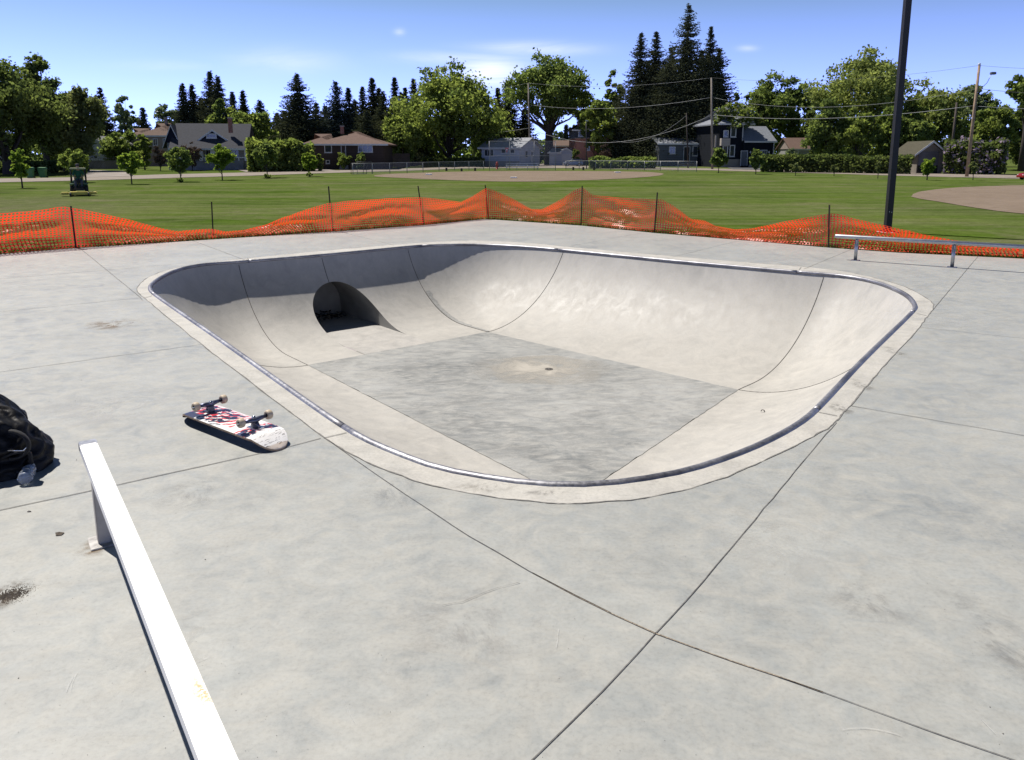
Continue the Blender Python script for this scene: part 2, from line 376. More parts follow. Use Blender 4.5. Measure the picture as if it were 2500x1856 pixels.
# tunnel: side cheeks, barrel, passage floor and end wall
tb = MB(); cheek = MB(); TD = 2.75
def tpt(t, h, back): return fl[0]+side_d*(t*side_L)+out_n*back+Vector((0, 0, h))
arc = [(ta_, 0)]+[(t, arch(t) if arch(t) else SPR) for t in [ta_+(tb_-ta_)*(.5-.5*math.cos(math.pi*k/40)) for k in range(41)]]+[(tb_, 0)]
def wallpt(t, h):
    c, f_ = AB(t), a.lerp(b, t); return prof(c, f_, q_at_height(c, f_, h))
for k in range(1, len(arc)-2):
    (t1, h1), (t2, h2) = arc[k], arc[k+1]
    tb.add([wallpt(t1, h1), wallpt(t2, h2), tpt(t2, h2, TD), tpt(t1, h1, TD)], [(0, 1, 2, 3)], True)
for t in (ta_, tb_):
    hs = [SPR*k/10 for k in range(11)]
    for h1, h2 in zip(hs, hs[1:]): tb.add([wallpt(t, h1), wallpt(t, h2), tpt(t, h2, TD), tpt(t, h1, TD)], [(0, 1, 2, 3)])
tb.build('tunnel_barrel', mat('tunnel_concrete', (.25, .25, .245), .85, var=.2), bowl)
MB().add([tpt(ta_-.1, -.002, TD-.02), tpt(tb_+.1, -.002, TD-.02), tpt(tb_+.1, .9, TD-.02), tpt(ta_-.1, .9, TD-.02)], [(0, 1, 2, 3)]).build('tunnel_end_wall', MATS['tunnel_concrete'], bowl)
MB().add([tpt(ta_, .005, -.002), tpt(tb_, .005, -.002), tpt(tb_, .005, TD), tpt(ta_, .005, TD)], [(0, 1, 2, 3)]).build('tunnel_floor', concrete('tunnel_floor_concrete', (.30, .295, .28), (.38, .37, .35), (.41, .39, .36), .8), bowl)
# seams between the poured panels
def seam(c, f_, q1=1.0, w_=.0055):
    m = MB(); pts = [prof(c, f_, .02+(q1-.02)*k/40) for k in range(41)]
    m.tube([q+Vector((0, 0, .0)) for q in pts], w_, 5, False); m.build('panel_seam', jointM, bowl)
for i in range(4):
    seam(FT[(i, i)], fl[i]); seam(FT[(i, (i+1) % 4)], fl[(i+1) % 4])
cA = AB(tc_-.02); seam(cA, a.lerp(b, tc_-.02), q_at_height(cA, a.lerp(b, tc_-.02), arch(tc_-.02)))
# patched strip beside the back corner seam
m = MB(); c, f_ = FT[(0, 1)], fl[1]
vs = []
for k in range(60):
    q = .33+.66*k/59; wv = (.045+.03*noise.noise(Vector((k*.3, 1, 0))))*(1.3 if q < .8 else .7)
    p0 = prof(c, f_, q); nz = Vector((0, 0, .006))-out_n*.005; vs += [p0+nz+side_d*.006, p0+nz+side_d*(.03+wv)]
m.add(vs, [(2*k, 2*k+1, 2*k+3, 2*k+2) for k in range(59)]); m.build('patched_strip', mat('grout', (.27, .27, .26), .9, var=.25, scale=20), bowl)
# coping pipe in welded lengths
rimpts = [r[0] for r in rim]
def cop_mat():
    m, nt, b = newmat('coping_steel'); v = coords(nt)
    n1 = noi(nt, v, 2.2, 5, .6); n2 = noi(nt, v, 45, 4, .7)
    c = ramp(nt, n1, [(.35, (.16, .16, .18)), (.65, (.36, .36, .38))])
    c = mixc(nt, 1.0, c, ramp(nt, n2, [(.3, (.75,)*3), (.7, (1.2,)*3)]), 'MULTIPLY')
    nt.links.new(c, b.inputs['Base Color']); b.inputs['Metallic'].default_value = .75
    nt.links.new(ramp(nt, n2, [(.3, (.36,)*3), (.7, (.6,)*3)]), b.inputs['Roughness']); return m
copM = cop_mat(); nr = len(rimpts)
marks = sorted(min(range(nr), key=lambda k: (rimpts[k]-G(*q)).length) for q in ((606, 637), (1028, 600), (1358, 608.5), (1950, 663.5), (2227.5, 763), (1990, 1003), (853, 1052), (377, 720)))
for j in range(8):
    a1, b1 = marks[j], marks[(j+1) % 8]; b1 = b1 if b1 > a1 else b1+nr
    pts = [rimpts[k % nr]+Vector((0, 0, -.008)) for k in range(a1, b1+1)]
    d0 = (pts[1]-pts[0]).normalized(); d1 = (pts[-1]-pts[-2]).normalized(); pts[0] = pts[0]+d0*.002; pts[-1] = pts[-1]-d1*.002
    MB().tube(pts, .025, 14).build('coping', copM, bowl)
def outn(k):
    t = (rimpts[(k+7) % nr]-rimpts[(k-7) % nr]).normalized(); return Vector((-t.y, t.x, 0))
# a light concrete rim band behind the coping, its outer edge hand-finished
RWP = [(606, 630.5), (810, 610.5), (990, 595.5), (1100, 589), (1180, 587.5), (1300, 594), (1400, 604), (1500, 613), (1660, 627), (1830, 641), (1950, 650), (2040, 660), (2100, 670.5), (2154, 683.5), (2205, 699), (2241, 716), (2270, 734), (2278, 745), (2276, 758), (2263, 774), (2245, 800), (2209, 840), (2161.5, 890.5), (2118, 941), (2081.6, 985), (2060, 1007), (2040, 1029), (2018, 1047), (1939, 1091), (1825, 1143), (1746, 1175.5), (1622, 1208), (1523.6, 1222.5), (1400, 1230), (1329, 1228), (1239, 1219), (1106, 1198), (1013, 1174), (923, 1142), (872.6, 1118.7), (818.7, 1086), (790, 1068), (720, 1015), (635.6, 951.7), (529.7, 871), (479, 831), (402.5, 769.5), (356, 731), (339, 717), (335, 706), (345, 690), (369, 674), (417, 657), (500, 642.5)]
RP = [G(*q) for q in RWP]; rw = []
for i in range(len(RP)):
    a_, b_, c_, d_ = RP[i-1], RP[i], RP[(i+1) % len(RP)], RP[(i+2) % len(RP)]
    for k in range(6):
        t = k/6; q = .5*((2*b_)+(c_-a_)*t+(2*a_-5*b_+4*c_-d_)*t*t+(3*b_-a_-3*c_+d_)*t**3)
        q = q+Vector((noise.noise(q*8), noise.noise(q*8+Vector((5, 5, 0))), 0))*.009; rw.append(q)
def fill(name, loops, m_, z=0):
    bm = bmesh.new(); es = []
    for lp in loops:
        vs = [bm.verts.new((q.x, q.y, z)) for q in lp]
        for i in range(len(vs)): es.append(bm.edges.new((vs[i], vs[(i+1) % len(vs)])))
    bmesh.ops.triangle_fill(bm, use_beauty=True, use_dissolve=False, edges=es, normal=(0, 0, 1))
    for f_ in bm.faces:
        if f_.normal.z < 0: f_.normal_flip()
    me = bpy.data.meshes.new(name); bm.to_mesh(me); bm.free(); me.materials.append(m_); return me
link('rim_band', fill('rim_band', [rw, [rimpts[k]+outn(k)*.002 for k in range(nr)]], ringM, .0005), bowl)
ej = MB(); ej.ribbon([q+Vector((0, 0, .003)) for q in rw+[rw[0]]], .007, jit=.8); ej.build('rim_joint', mat('rim_edge', (.16, .155, .145), .95, var=.4, scale=25), bowl)
# joints across the rim at the coping marks
for a_, b_ in (((608, 634), (604, 630)), ((1951, 659), (1956, 652)), ((2238, 765), (2262, 771)), ((1998, 1006), (2044, 1015)), ((846, 1056), (790, 1069)), ((371, 722), (352, 728))):
    MB().ribbon([G(*a_, .004), G(*b_, .004)], .006).build('rim_cut', jointM, bowl)
# drain, water stain, small marks
dr = G(1340, 902, -DB+.004)
MB().cyl(dr+Vector((0, 0, .001)), .052, .006, n=24).build('drain_plate', mat('drain_iron', (.14, .13, .12), .6, .6), bowl)
m = MB()
for k in range(6):
    w_ = k*math.pi/3; m.cyl(dr+Vector((.028*math.cos(w_), .028*math.sin(w_), .0072)), .009, .001, n=10)
m.build('drain_hole', mat('black_void', (.01, .01, .01), .9), bowl)
stm = MB(); vs = [dr+Vector((-.25, .02, .0025))]
for k in range(72):
    w_ = 2*math.pi*k/72; r_ = 1+.25*noise.noise(Vector((math.cos(w_)*1.8, math.sin(w_)*1.8, 3)))
    vs.append(dr+Vector((-.1, .02, .0025))+side_d*0+Vector((math.cos(w_)*.95*r_, math.sin(w_)*.62*r_, 0)))
mm_, nt, b_ = newmat('silt_stain'); v = coords(nt)
tr = nd(nt, 'ShaderNodeBsdfTransparent'); mx = nd(nt, 'ShaderNodeMixShader'); b_.inputs['Base Color'].default_value = (.40, .375, .33, 1); b_.inputs['Roughness'].default_value = .9
vm = nd(nt, 'ShaderNodeVectorMath', operation='DISTANCE'); vm.inputs[1].default_value = tuple(dr+Vector((-.1, .02, 0)))
tcx = nd(nt, 'ShaderNodeTexCoord'); nt.links.new(tcx.outputs['Object'], vm.inputs[0])
fall = nd(nt, 'ShaderNodeMapRange'); fall.inputs['From Min'].default_value = .95; fall.inputs['From Max'].default_value = .25; nt.links.new(vm.outputs['Value'], fall.inputs[0])
mu = nd(nt, 'ShaderNodeMath', operation='MULTIPLY'); nt.links.new(fall.outputs[0], mu.inputs[0]); nt.links.new(ramp(nt, noi(nt, v, 2.6, 7, .7, 1), [(.35, (.1,)*3), (.6, (.95,)*3)]), mu.inputs[1])
nt.links.new(mu.outputs[0], mx.inputs[0]); nt.links.new(tr.outputs[0], mx.inputs[1]); nt.links.new(b_.outputs[0], mx.inputs[2])
nt.links.new(mx.outputs[0], [x for x in nt.nodes if x.type == 'OUTPUT_MATERIAL'][0].inputs[0])
stm.add(vs, [(0, k+1, (k+1) % 72+1) for k in range(72)]); stm.build('silt_stain', mm_, bowl)
# little scrawled '2' on the right-front transition
def bowl_hit(u, v):
    d = Vector(ray(u, v)); best = None; o = Vector((0, 0, H))
    from mathutils.geometry import intersect_ray_tri
    for p_ in wm.polygons:
        vv = [wm.vertices[i].co for i in p_.vertices]
        for tri in ((vv[0], vv[1], vv[2]), (vv[0], vv[2], vv[3])) if len(vv) == 4 else ((vv[0], vv[1], vv[2]),):
            h = intersect_ray_tri(tri[0], tri[1], tri[2], d, o, True)
            if h and (best is None or (h-o).length > (best-o).length): best = h
    return best
p2 = bowl_hit(1864, 1007)
if p2:
    pts = [(-5, -2), (-3, -5), (1, -6), (4, -4), (3, -1), (-1, 3), (-4, 6), (0, 6), (2, 7)]
    MB().tube([p2+Vector((x*.0042, -y*.006, -y*.0018+.004)) for x, y in pts], .0042, 5).build('scrawled_mark', mat('black_crayon', (.02, .02, .02), .8), bowl)
m = MB()          # heap of leaves blown into the tunnel
for k in range(150):
    q = tpt(random.uniform(ta_+.02, tb_-.02), .01, random.gauss(2.45, .13)); hh = .10*math.exp(-((q-tpt(tc_, .01, 2.5)).length/.4)**2)
    a_ = random.uniform(0, 6.28); d1 = Vector((math.cos(a_), math.sin(a_), random.uniform(-.4, .4)))*.035; d2 = Vector((-math.sin(a_), math.cos(a_), random.uniform(-.4, .4)))*.025
    q.z += random.uniform(.01, .02+hh); m.add([q-d1, q+d2, q+d1, q-d2], [(0, 1, 2, 3)])
ob = m.build('dead_leaves', mat('dead_leaf', (.02, .016, .012), .9, var=.5)); tag(ob, kind='stuff', label='dark dead leaves blown into the tunnel under the bowl wall', cat='leaves')
# ------------------------------------------------------------------ deck
CR = G(1185, 533); eL1, eL2 = G(0, 622), G(1185, 533); eR2 = G(2500, 630)
dl = (G(811, 566)-G(0, 622)).normalized()
edge_px = [(0, 621), (185, 606), (517, 585), (811, 566), (1033, 550), (1185, 535), (1418, 551), (1598, 569), (1840, 589), (2024, 605), (2191, 617), (2500, 632)]
EP = [G(*q) for q in edge_px]
L0 = EP[0]+(EP[0]-EP[3]).normalized()*17; R0 = EP[-1]+(EP[-1]-EP[-4]).normalized()*14
EPX = [L0]+EP+[R0]
outer = EPX+[Vector((R0.x+2, -9, 0)), Vector((L0.x-2, -9, 0))]
def fill(name, loops, m_, z=0):
    bm = bmesh.new(); es = []
    for lp in loops:
        vs = [bm.verts.new((q.x, q.y, z)) for q in lp]
        for i in range(len(vs)): es.append(bm.edges.new((vs[i], vs[(i+1) % len(vs)])))
    bmesh.ops.triangle_fill(bm, use_beauty=True, use_dissolve=False, edges=es, normal=(0, 0, 1))
    for f_ in bm.faces:
        if f_.normal.z < 0: f_.normal_flip()
    me = bpy.data.meshes.new(name); bm.to_mesh(me); bm.free(); me.materials.append(m_); return me
deck = link('concrete_deck', fill('concrete_deck', [outer, rw], deckM)); tag(deck, kind='structure')
m = MB()
for i in range(len(outer)):
    a_, b_ = outer[i], outer[(i+1) % len(outer)]; m.add([a_, b_, b_-Vector((0, 0, .9)), a_-Vector((0, 0, .9))], [(0, 1, 2, 3)])
m.build('deck_edge', deckM, deck)
def dense(px, step=.12, z=.003, jit=.0025):
    P_ = [G(*q, z) for q in px]; out = []
    for a_, b_ in zip(P_, P_[1:]):
        nn = max(1, int((b_-a_).length/step))
        for k in range(nn): out.append(a_.lerp(b_, k/nn))
    out.append(P_[-1])
    for q in out: q.x += random.uniform(-jit, jit); q.y += random.uniform(-jit, jit)
    return out
J = [([(-300, 1312), (0, 1245.5), (229, 1196), (284, 1184), (695, 1093), (784, 1070)], .007, jointM),
     ([(-300, 947), (0, 908), (491, 841)], .006, jointM), ([(-300, 790), (0, 761), (345, 727)], .006, jointM),
     ([(-200, 695), (0, 681), (417, 646)], .006, jointM), ([(196, 607), (201, 611), (339, 723), (348, 733)], .007, jointM),
     ([(455, 583), (483, 592), (604, 637)], .006, jointM), ([(830, 565), (856, 572), (962, 599)], .006, jointM),
     ([(1420, 554), (1352, 554.5), (1243, 572)], .006, jointM), ([(1580, 567), (1559, 570), (1396, 600)], .006, jointM),
     ([(1820, 586), (1790, 591), (1640, 628)], .006, jointM), ([(2100, 604), (2078, 609), (1962, 657)], .006, jointM),
     ([(2392, 622), (2385, 629), (2276, 758)], .006, jointM), ([(2246, 799), (2500, 826), (2800, 858)], .005, jointM),
     ([(2080, 991), (2500, 1063), (2800, 1115)], .006, jointM),
     ([(2042, 1031), (1924, 1170.6), (1820, 1296), (1716, 1420), (1637, 1507), (1600, 1546), (1553, 1600), (1471, 1686), (1298, 1858), (1190, 1965)], .0042, jointM),
     ([(806, 1078), (815, 1084.5), (876, 1128), (955, 1184), (1063, 1254.6), (1146, 1308.5), (1290, 1392), (1400, 1451), (1490, 1495)], .0045, jointM),
     ([(1300, 1398), (1400, 1451.5), (1500, 1501), (1600, 1546), (1741, 1597), (1792, 1615), (2010, 1690)], .006, sandM),
     ([(1900, 1652), (2010, 1690), (2132, 1735), (2484, 1858), (2700, 1935)], .004, jointM)]
for px, w_, m_ in J:
    MB().ribbon(dense(px), w_*.82, jit=.35).build('saw_cut_joint', m_, deck)
# stains on the deck
def stain(name, u, v, ru, rv, c, dens, scl, seed, parent=deck):
    q = G(u, v, .002); rx = ru/ppm(q.y); ry = (G(u, v-rv).y-G(u, v+rv).y)/2
    mm2, nt, b2 = newmat(name); vv = coords(nt)
    tr = nd(nt, 'ShaderNodeBsdfTransparent'); mx = nd(nt, 'ShaderNodeMixShader'); b2.inputs['Base Color'].default_value = (*c, 1); b2.inputs['Roughness'].default_value = .95
    tg = nd(nt, 'ShaderNodeTexCoord'); sub = nd(nt, 'ShaderNodeVectorMath', operation='LENGTH')
    dv = nd(nt, 'ShaderNodeMapping'); dv.inputs['Scale'].default_value = (1/rx, 1/ry, 1); nt.links.new(tg.outputs['Object'], dv.inputs[0]); nt.links.new(dv.outputs[0], sub.inputs[0])
    fa = nd(nt, 'ShaderNodeMapRange'); fa.inputs['From Min'].default_value = 1; fa.inputs['From Max'].default_value = .2; nt.links.new(sub.outputs['Value'], fa.inputs[0])
    mu = nd(nt, 'ShaderNodeMath', operation='MULTIPLY'); nt.links.new(fa.outputs[0], mu.inputs[0])
    nt.links.new(ramp(nt, noi(nt, vv, scl, 8, .75, .8), [(.46, (0,)*3), (.62, (dens,)*3)]), mu.inputs[1])
    nt.links.new(mu.outputs[0], mx.inputs[0]); nt.links.new(tr.outputs[0], mx.inputs[1]); nt.links.new(b2.outputs[0], mx.inputs[2])
    nt.links.new(mx.outputs[0], [x for x in nt.nodes if x.type == 'OUTPUT_MATERIAL'][0].inputs[0])
    m = MB(); m.add([(rx*math.cos(2*math.pi*k/32), ry*math.sin(2*math.pi*k/32), 0) for k in range(32)], [tuple(range(32))])
    o = m.build(name, mm2, parent); o.location = q; return o
stain('mud_stain', 275, 792, 75, 16, (.22, .16, .11), .9, 5, 1)
stain('mud_stain', 240, 1330, 45, 45, (.25, .18, .11), .8, 14, 2)
stain('mud_stain', 15, 1450, 60, 48, (.13, .105, .08), 1, 9, 3)
stain('scuff_stain', 2440, 1560, 110, 160, (.17, .17, .17), .5, 2.2, 4)
stain('scuff_stain', 2130, 1470, 120, 60, (.2, .2, .2), .45, 5, 5)
stain('pale_patch', 960, 1190, 100, 60, (.2, .215, .235), .4, 2.6, 5)
stain('rim_scuff', 1335, 1203, 62, 7, (.2, .195, .185), .85, 9, 6, bowl)
stain('rim_scuff', 1180, 1190, 90, 14, (.3, .28, .24), .5, 12, 7, bowl)
stain('rim_scuff', 2052, 996, 30, 16, (.16, .155, .145), .9, 9, 8, bowl)
stain('rim_scuff', 2105, 940, 26, 18, (.2, .19, .175), .7, 10, 9, bowl)
stain('rim_scuff', 2185, 858, 24, 20, (.22, .21, .19), .6, 10, 10, bowl)
stain('scuff_stain', 480, 1200, 130, 50, (.24, .245, .25), .35, 4, 11)
stain('scuff_stain', 1150, 1520, 220, 110, (.27, .26, .25), .35, 3, 12)
stain('pale_patch', 1900, 1330, 200, 110, (.44, .44, .42), .5, 3.5, 13)
stain('pale_patch', 420, 1560, 160, 130, (.46, .455, .43), .5, 3.5, 14)
stain('pale_patch', 250, 1000, 200, 60, (.48, .48, .48), .5, 3.5, 15)
stain('pale_patch', 2300, 780, 150, 40, (.45, .46, .46), .5, 3, 16)
def faint(name, c, a_):
    m, nt, b = newmat(name); tr = nd(nt, 'ShaderNodeBsdfTransparent'); mx = nd(nt, 'ShaderNodeMixShader'); b.inputs['Base Color'].default_value = (*c, 1); b.inputs['Roughness'].default_value = .9
    mu = nd(nt, 'ShaderNodeMath', operation='MULTIPLY'); mu.inputs[1].default_value = a_; nt.links.new(ramp(nt, noi(nt, coords(nt), 14, 5, .7), [(.38, (0,)*3), (.6, (1,)*3)]), mu.inputs[0])
    nt.links.new(mu.outputs[0], mx.inputs[0]); nt.links.new(tr.outputs[0], mx.inputs[1]); nt.links.new(b.outputs[0], mx.inputs[2]); nt.links.new(mx.outputs[0], nt.nodes['Material Output'].inputs[0]); return m
scW = faint('chalky_scratch', (.55, .55, .53), .5); scD = faint('wheel_scuff', (.12, .12, .125), .55)
rr_ = random.Random(21)
for k in range(26):
    u, v = rr_.uniform(20, 2450), rr_.uniform(820, 1840); q = G(u, v, .0042)
    if q.y > 3.2 and -2.2 < q.x < 4.4: continue
    an = rr_.uniform(0, 6.28); L_ = rr_.uniform(.04, .35)*.45; cv = rr_.uniform(-1.5, 1.5)
    pts = [q+Vector((math.cos(an+cv*t*L_*2)*L_*t, math.sin(an+cv*t*L_*2)*L_*t, 0)) for t in [i/9 for i in range(10)]]
    MB().ribbon(pts, rr_.uniform(.0012, .0026), jit=.5).build('scratch', scW, deck)
# a fine hairline crack running off the lower joint
MB().ribbon(dense([(1270, 1420), (1200, 1440), (1130, 1468), (1080, 1478)], .03, .0045, .004), .0016, jit=.6).build('hairline_crack', jointM, deck)
# ------------------------------------------------------------------ ground
gp = [Vector((-900, -60, 0)), Vector((900, -60, 0)), Vector((900, 75, 0)), Vector((-900, 75, 0))]
gr = link('grass_field', fill('grass_field', [gp, outer], grassM, -.75)); tag(gr, kind='structure')
m = MB()
ys = [75, 120, 2500]; zs = [-.75, -.3, -.3]
m.add([(-2400 if y > 80 else -900, y, z) for y, z in zip(ys, zs)]+[(2400 if y > 80 else 900, y, z) for y, z in zip(ys, zs)], [(0, 3, 4, 1), (1, 4, 5, 2)])
tag(m.build('grass_terrain', grassM), kind='structure')
# grassy bank from the deck edge down to the field
def offs(k):
    t = (EPX[min(k+1, len(EPX)-1)]-EPX[max(k-1, 0)]).normalized(); return Vector((-t.y, t.x, 0))
m = MB(); prof_b = [(0, -.012), (.5, -.03), (2.5, -.28), (5, -.6), (7.5, -.77)]
vs = []
for k in range(len(EPX)):
    for d_, z_ in prof_b: vs.append(EPX[k]+offs(k)*d_+Vector((0, 0, z_+(.02*noise.noise(EPX[k]*.7+Vector((d_, 0, 0))) if d_ > .4 else 0))))
nb = len(prof_b)
m.add(vs, [(k*nb+j, k*nb+j+1, (k+1)*nb+j+1, (k+1)*nb+j) for k in range(len(EPX)-1) for j in range(nb-1)], True)
tag(m.build('grass_bank', grassM), kind='structure')
def bank_z(d_):
    for (d0, z0), (d1, z1) in zip(prof_b, prof_b[1:]):
        if d_ <= d1: return z0+(z1-z0)*(d_-d0)/(d1-d0)
    return -.75
def patch(name, pts, m_, dz=.02):
    bm = bmesh.new(); vs = [bm.verts.new((q.x, q.y, 0)) for q in pts]; bm.faces.new(vs)
    for y in (75, 120): bmesh.ops.bisect_plane(bm, geom=bm.verts[:]+bm.edges[:]+bm.faces[:], plane_co=(0, y, 0), plane_no=(0, 1, 0))
    for q in bm.verts: q.co.z = zg(q.co.y)+dz
    bmesh.ops.triangulate(bm, faces=bm.faces[:])
    for f_ in bm.faces:
        if f_.normal.z < 0: f_.normal_flip()
    me = bpy.data.meshes.new(name); bm.to_mesh(me); bm.free(); me.materials.append(m_); return tag(link(name, me), kind='structure')
def smooth(px, n=8, amp=.12):
    P_ = [GF(*q) for q in px]; out = []; N = len(P_)
    for i in range(N):
        a_, b_, c_, d_ = P_[i-1], P_[i], P_[(i+1) % N], P_[(i+2) % N]
        for k in range(n):
            t = k/n; q = .5*((2*b_)+(c_-a_)*t+(2*a_-5*b_+4*c_-d_)*t*t+(3*b_-a_-3*c_+d_)*t**3)
            q.y += amp*noise.noise(q*.8); out.append(q)
    return out
patch('infield', smooth([(915, 431), (940, 426), (1020, 422.5), (1120, 419.5), (1240, 418), (1400, 418), (1520, 419), (1590, 421), (1620, 425), (1595, 431), (1500, 437.5), (1380, 442), (1250, 444), (1120, 441), (1000, 436)]), dirtM)
patch('infield', smooth([(2226, 478), (2250, 468), (2330, 459), (2420, 455), (2520, 453), (2760, 456), (2900, 490), (2760, 528), (2600, 527), (2480, 521), (2380, 508), (2290, 493), (2235, 484)]), dirtM)
near = [(-400, 458), (0, 446), (161, 442.5), (420, 435), (600, 430), (820, 422.5), (994, 417.5), (1129, 412), (1230, 411), (1392, 411), (1560, 414), (1738, 416.5), (1900, 421), (2060, 425.5), (2200, 430), (2500, 437), (2900, 450)]
far_ = [(2900, 438), (2500, 429), (2200, 421.5), (2060, 418.5), (1900, 415), (1738, 412), (1560, 408.5), (1480, 403), (1420, 398), (1345, 398.5), (1220, 404.5), (1129, 407.5), (994, 412), (820, 416.5), (600, 422), (420, 426), (161, 434), (0, 436.5), (-400, 446)]
patch('road', [GF(*q) for q in near+far_], roadM, .03)
pavM = mat('paved_drive', (.22, .19, .165), .9, var=.2, scale=.6)
patch('driveway', [GF(*q) for q in ((205, 434), (330, 431), (300, 418), (215, 416))], pavM, .045)
patch('driveway', [GF(*q) for q in ((690, 420), (830, 418), (760, 410), (655, 406), (600, 406.5))], pavM, .045)
patch('footpath', [GF(*q) for q in ((602, 421), (620, 420.5), (590, 412), (562, 411.5))], pavM, .05)
patch('driveway', [GF(*q) for q in ((1790, 414), (1870, 416), (1840, 407), (1760, 406))], mat('asphalt', (.07, .07, .075), .9), .045)
# grass blades on the bank and nearest turf
N = 30000; rng = np.random.default_rng(3)
vs = np.zeros((N*3, 3)); cnt = 0
segs = [(EPX[k], EPX[k+1], offs(k)) for k in range(1, len(EPX)-1)]
lens = np.array([(b_-a_).length for a_, b_, _ in segs]); pr_ = lens/lens.sum()
idx = rng.choice(len(segs), N, p=pr_)
for i in range(N):
    a_, b_, o_ = segs[idx[i]]; t = rng.random(); d_ = .02+(rng.random()**1.6)*(9 if i % 5 else .25)
    q = a_.lerp(b_, t)+o_*d_; h_ = rng.uniform(.03, .06) if d_ > .35 else rng.uniform(.03, .10); z_ = bank_z(d_)-.015
    an = rng.random()*6.28; w_ = .012
    vs[3*i] = (q.x-w_*math.cos(an), q.y-w_*math.sin(an), z_); vs[3*i+1] = (q.x+w_*math.cos(an), q.y+w_*math.sin(an), z_)
    vs[3*i+2] = (q.x+rng.normal()*.02, q.y+rng.normal()*.02, z_+h_)
def arr_mesh(name, V, k, m_, tone=None):
    n = len(V)//k; me = bpy.data.meshes.new(name); me.vertices.add(len(V)); me.vertices.foreach_set('co', np.asarray(V, dtype=np.float32).ravel())
    me.loops.add(len(V)); me.loops.foreach_set('vertex_index', np.arange(len(V), dtype=np.int32))
    me.polygons.add(n); me.polygons.foreach_set('loop_start', np.arange(0, len(V), k, dtype=np.int32)); me.update(calc_edges=True)
    if tone is not None:
        at_ = me.attributes.new('tone', 'FLOAT', 'POINT'); at_.data.foreach_set('value', np.repeat(np.asarray(tone, dtype=np.float32), k))
    me.materials.append(m_); me.validate(); return me
tag(link('grass_blades', arr_mesh('grass_blades', vs, 3, leafmat('blade_green', (.045, .075, .012), (.07, .11, .015), .3, .3), rng.random(N))), 'short green grass growing along the deck edge behind the orange fence', 'grass', kind='stuff')
# ------------------------------------------------------------------ orange safety fence
stakes = [(173, 503, 185.5, 605.5), (516.5, 493, 520, 565), (802, 455, 811.5, 565), (1020.5, 454, 1034, 549), (1184.5, 452, 1192, 532), (1421.5, 454, 1418.5, 550), (1605, 470, 1597.5, 568), (2025, 500, 2022.5, 604)]
topv = [(-420, 552), (-200, 545), (0, 525), (100, 516), (172, 506), (250, 522), (330, 541), (400, 560), (440, 567), (475, 563), (517, 560), (555, 567), (600, 563), (650, 550), (700, 531), (750, 514), (805, 498), (860, 492), (960, 486), (1022, 483), (1070, 487), (1128, 495), (1155, 482), (1187, 461), (1200, 465), (1246, 484), (1295, 512), (1321, 513), (1372, 485), (1400, 466), (1419, 459), (1442, 477), (1488, 483), (1597, 489), (1612, 489), (1646, 508), (1683, 536), (1715, 540), (1741, 553), (1790, 562), (1840, 559), (1900, 545), (2024, 522), (2110, 543), (2200, 563), (2286, 582), (2349, 592), (2500, 607), (2800, 640)]
botv = [(-420, 657), (0, 621), (185, 606), (517, 584), (811, 566), (1033, 550), (1187, 534), (1300, 541), (1418, 550), (1598, 568), (1840, 589), (2024, 604), (2191, 616), (2500, 631), (2800, 658)]
def lerpt(tab, u):
    for (a0, b0), (a1, b1) in zip(tab, tab[1:]):
        if u <= a1: return b0+(b1-b0)*(u-a0)/(a1-a0)
    return tab[-1][1]
fu = np.linspace(-420, 2800, 1400); base = [G(u, lerpt(botv, u)) for u in fu]
s_acc = [0]
for a_, b_ in zip(base, base[1:]): s_acc.append(s_acc[-1]+(b_-a_).length)
CW, NRW = .056, 17
ncol = int(s_acc[-1]/CW); su = np.interp(np.arange(ncol+1)*CW, s_acc, fu)
HN = .82
PT = []
for i, u in enumerate(su):
    vb = lerpt(botv, u); q = G(u, vb); Y_ = q.y
    t_ = (G(u+8, lerpt(botv, u+8))-G(u-8, lerpt(botv, u-8))).normalized(); nn = Vector((-t_.y, t_.x, 0))
    zt = max(.06, zv(lerpt(topv, u), Y_)); zt_s = zt+.012*noise.noise(Vector((u*.03, 0, 5)))
    slack = math.sqrt(max(0.0, HN*HN-zt_s*zt_s)); colp = []
    ph = noise.noise(Vector((i*.045, 7, 0)))*1.2
    for j in range(NRW+1):
        v_ = j/NRW
        bul = slack*(.30*math.sin(math.pi*v_)+.17*math.sin(2*math.pi*v_*1.5+ph*3)*math.sin(math.pi*v_))
        zz = zt_s*(v_+.07*math.sin(2*math.pi*v_)*(slack/HN)+.05*slack*math.sin(5*v_+ph*4)*math.sin(math.pi*v_))
        w_ = .060*noise.noise(Vector((i*.11, j*.22, 1)))*math.sin(math.pi*min(1, v_*1.1))+.030*noise.noise(Vector((i*.4, j*.4, 2)))
        nearst = min(abs(u-s_[2]) for s_ in stakes)
        k_ = min(1, nearst/90)
        lean = .12*k_*(1-v_)*noise.noise(Vector((i*.03, 3, 0)))
        p_ = q+nn*(.03+(bul*k_+w_*k_)+lean)+t_*(.02*noise.noise(Vector((i*.07, j*.2, 9))))+Vector((0, 0, max(.008+.01*noise.noise(Vector((i*.3, j, 0))), zz+.01)))
        colp.append(p_)
    PT.append(colp)
V = []; Fq = []; tn = []
hw, vw = .115, .135          # strand half widths as fractions of a cell
V8 = []
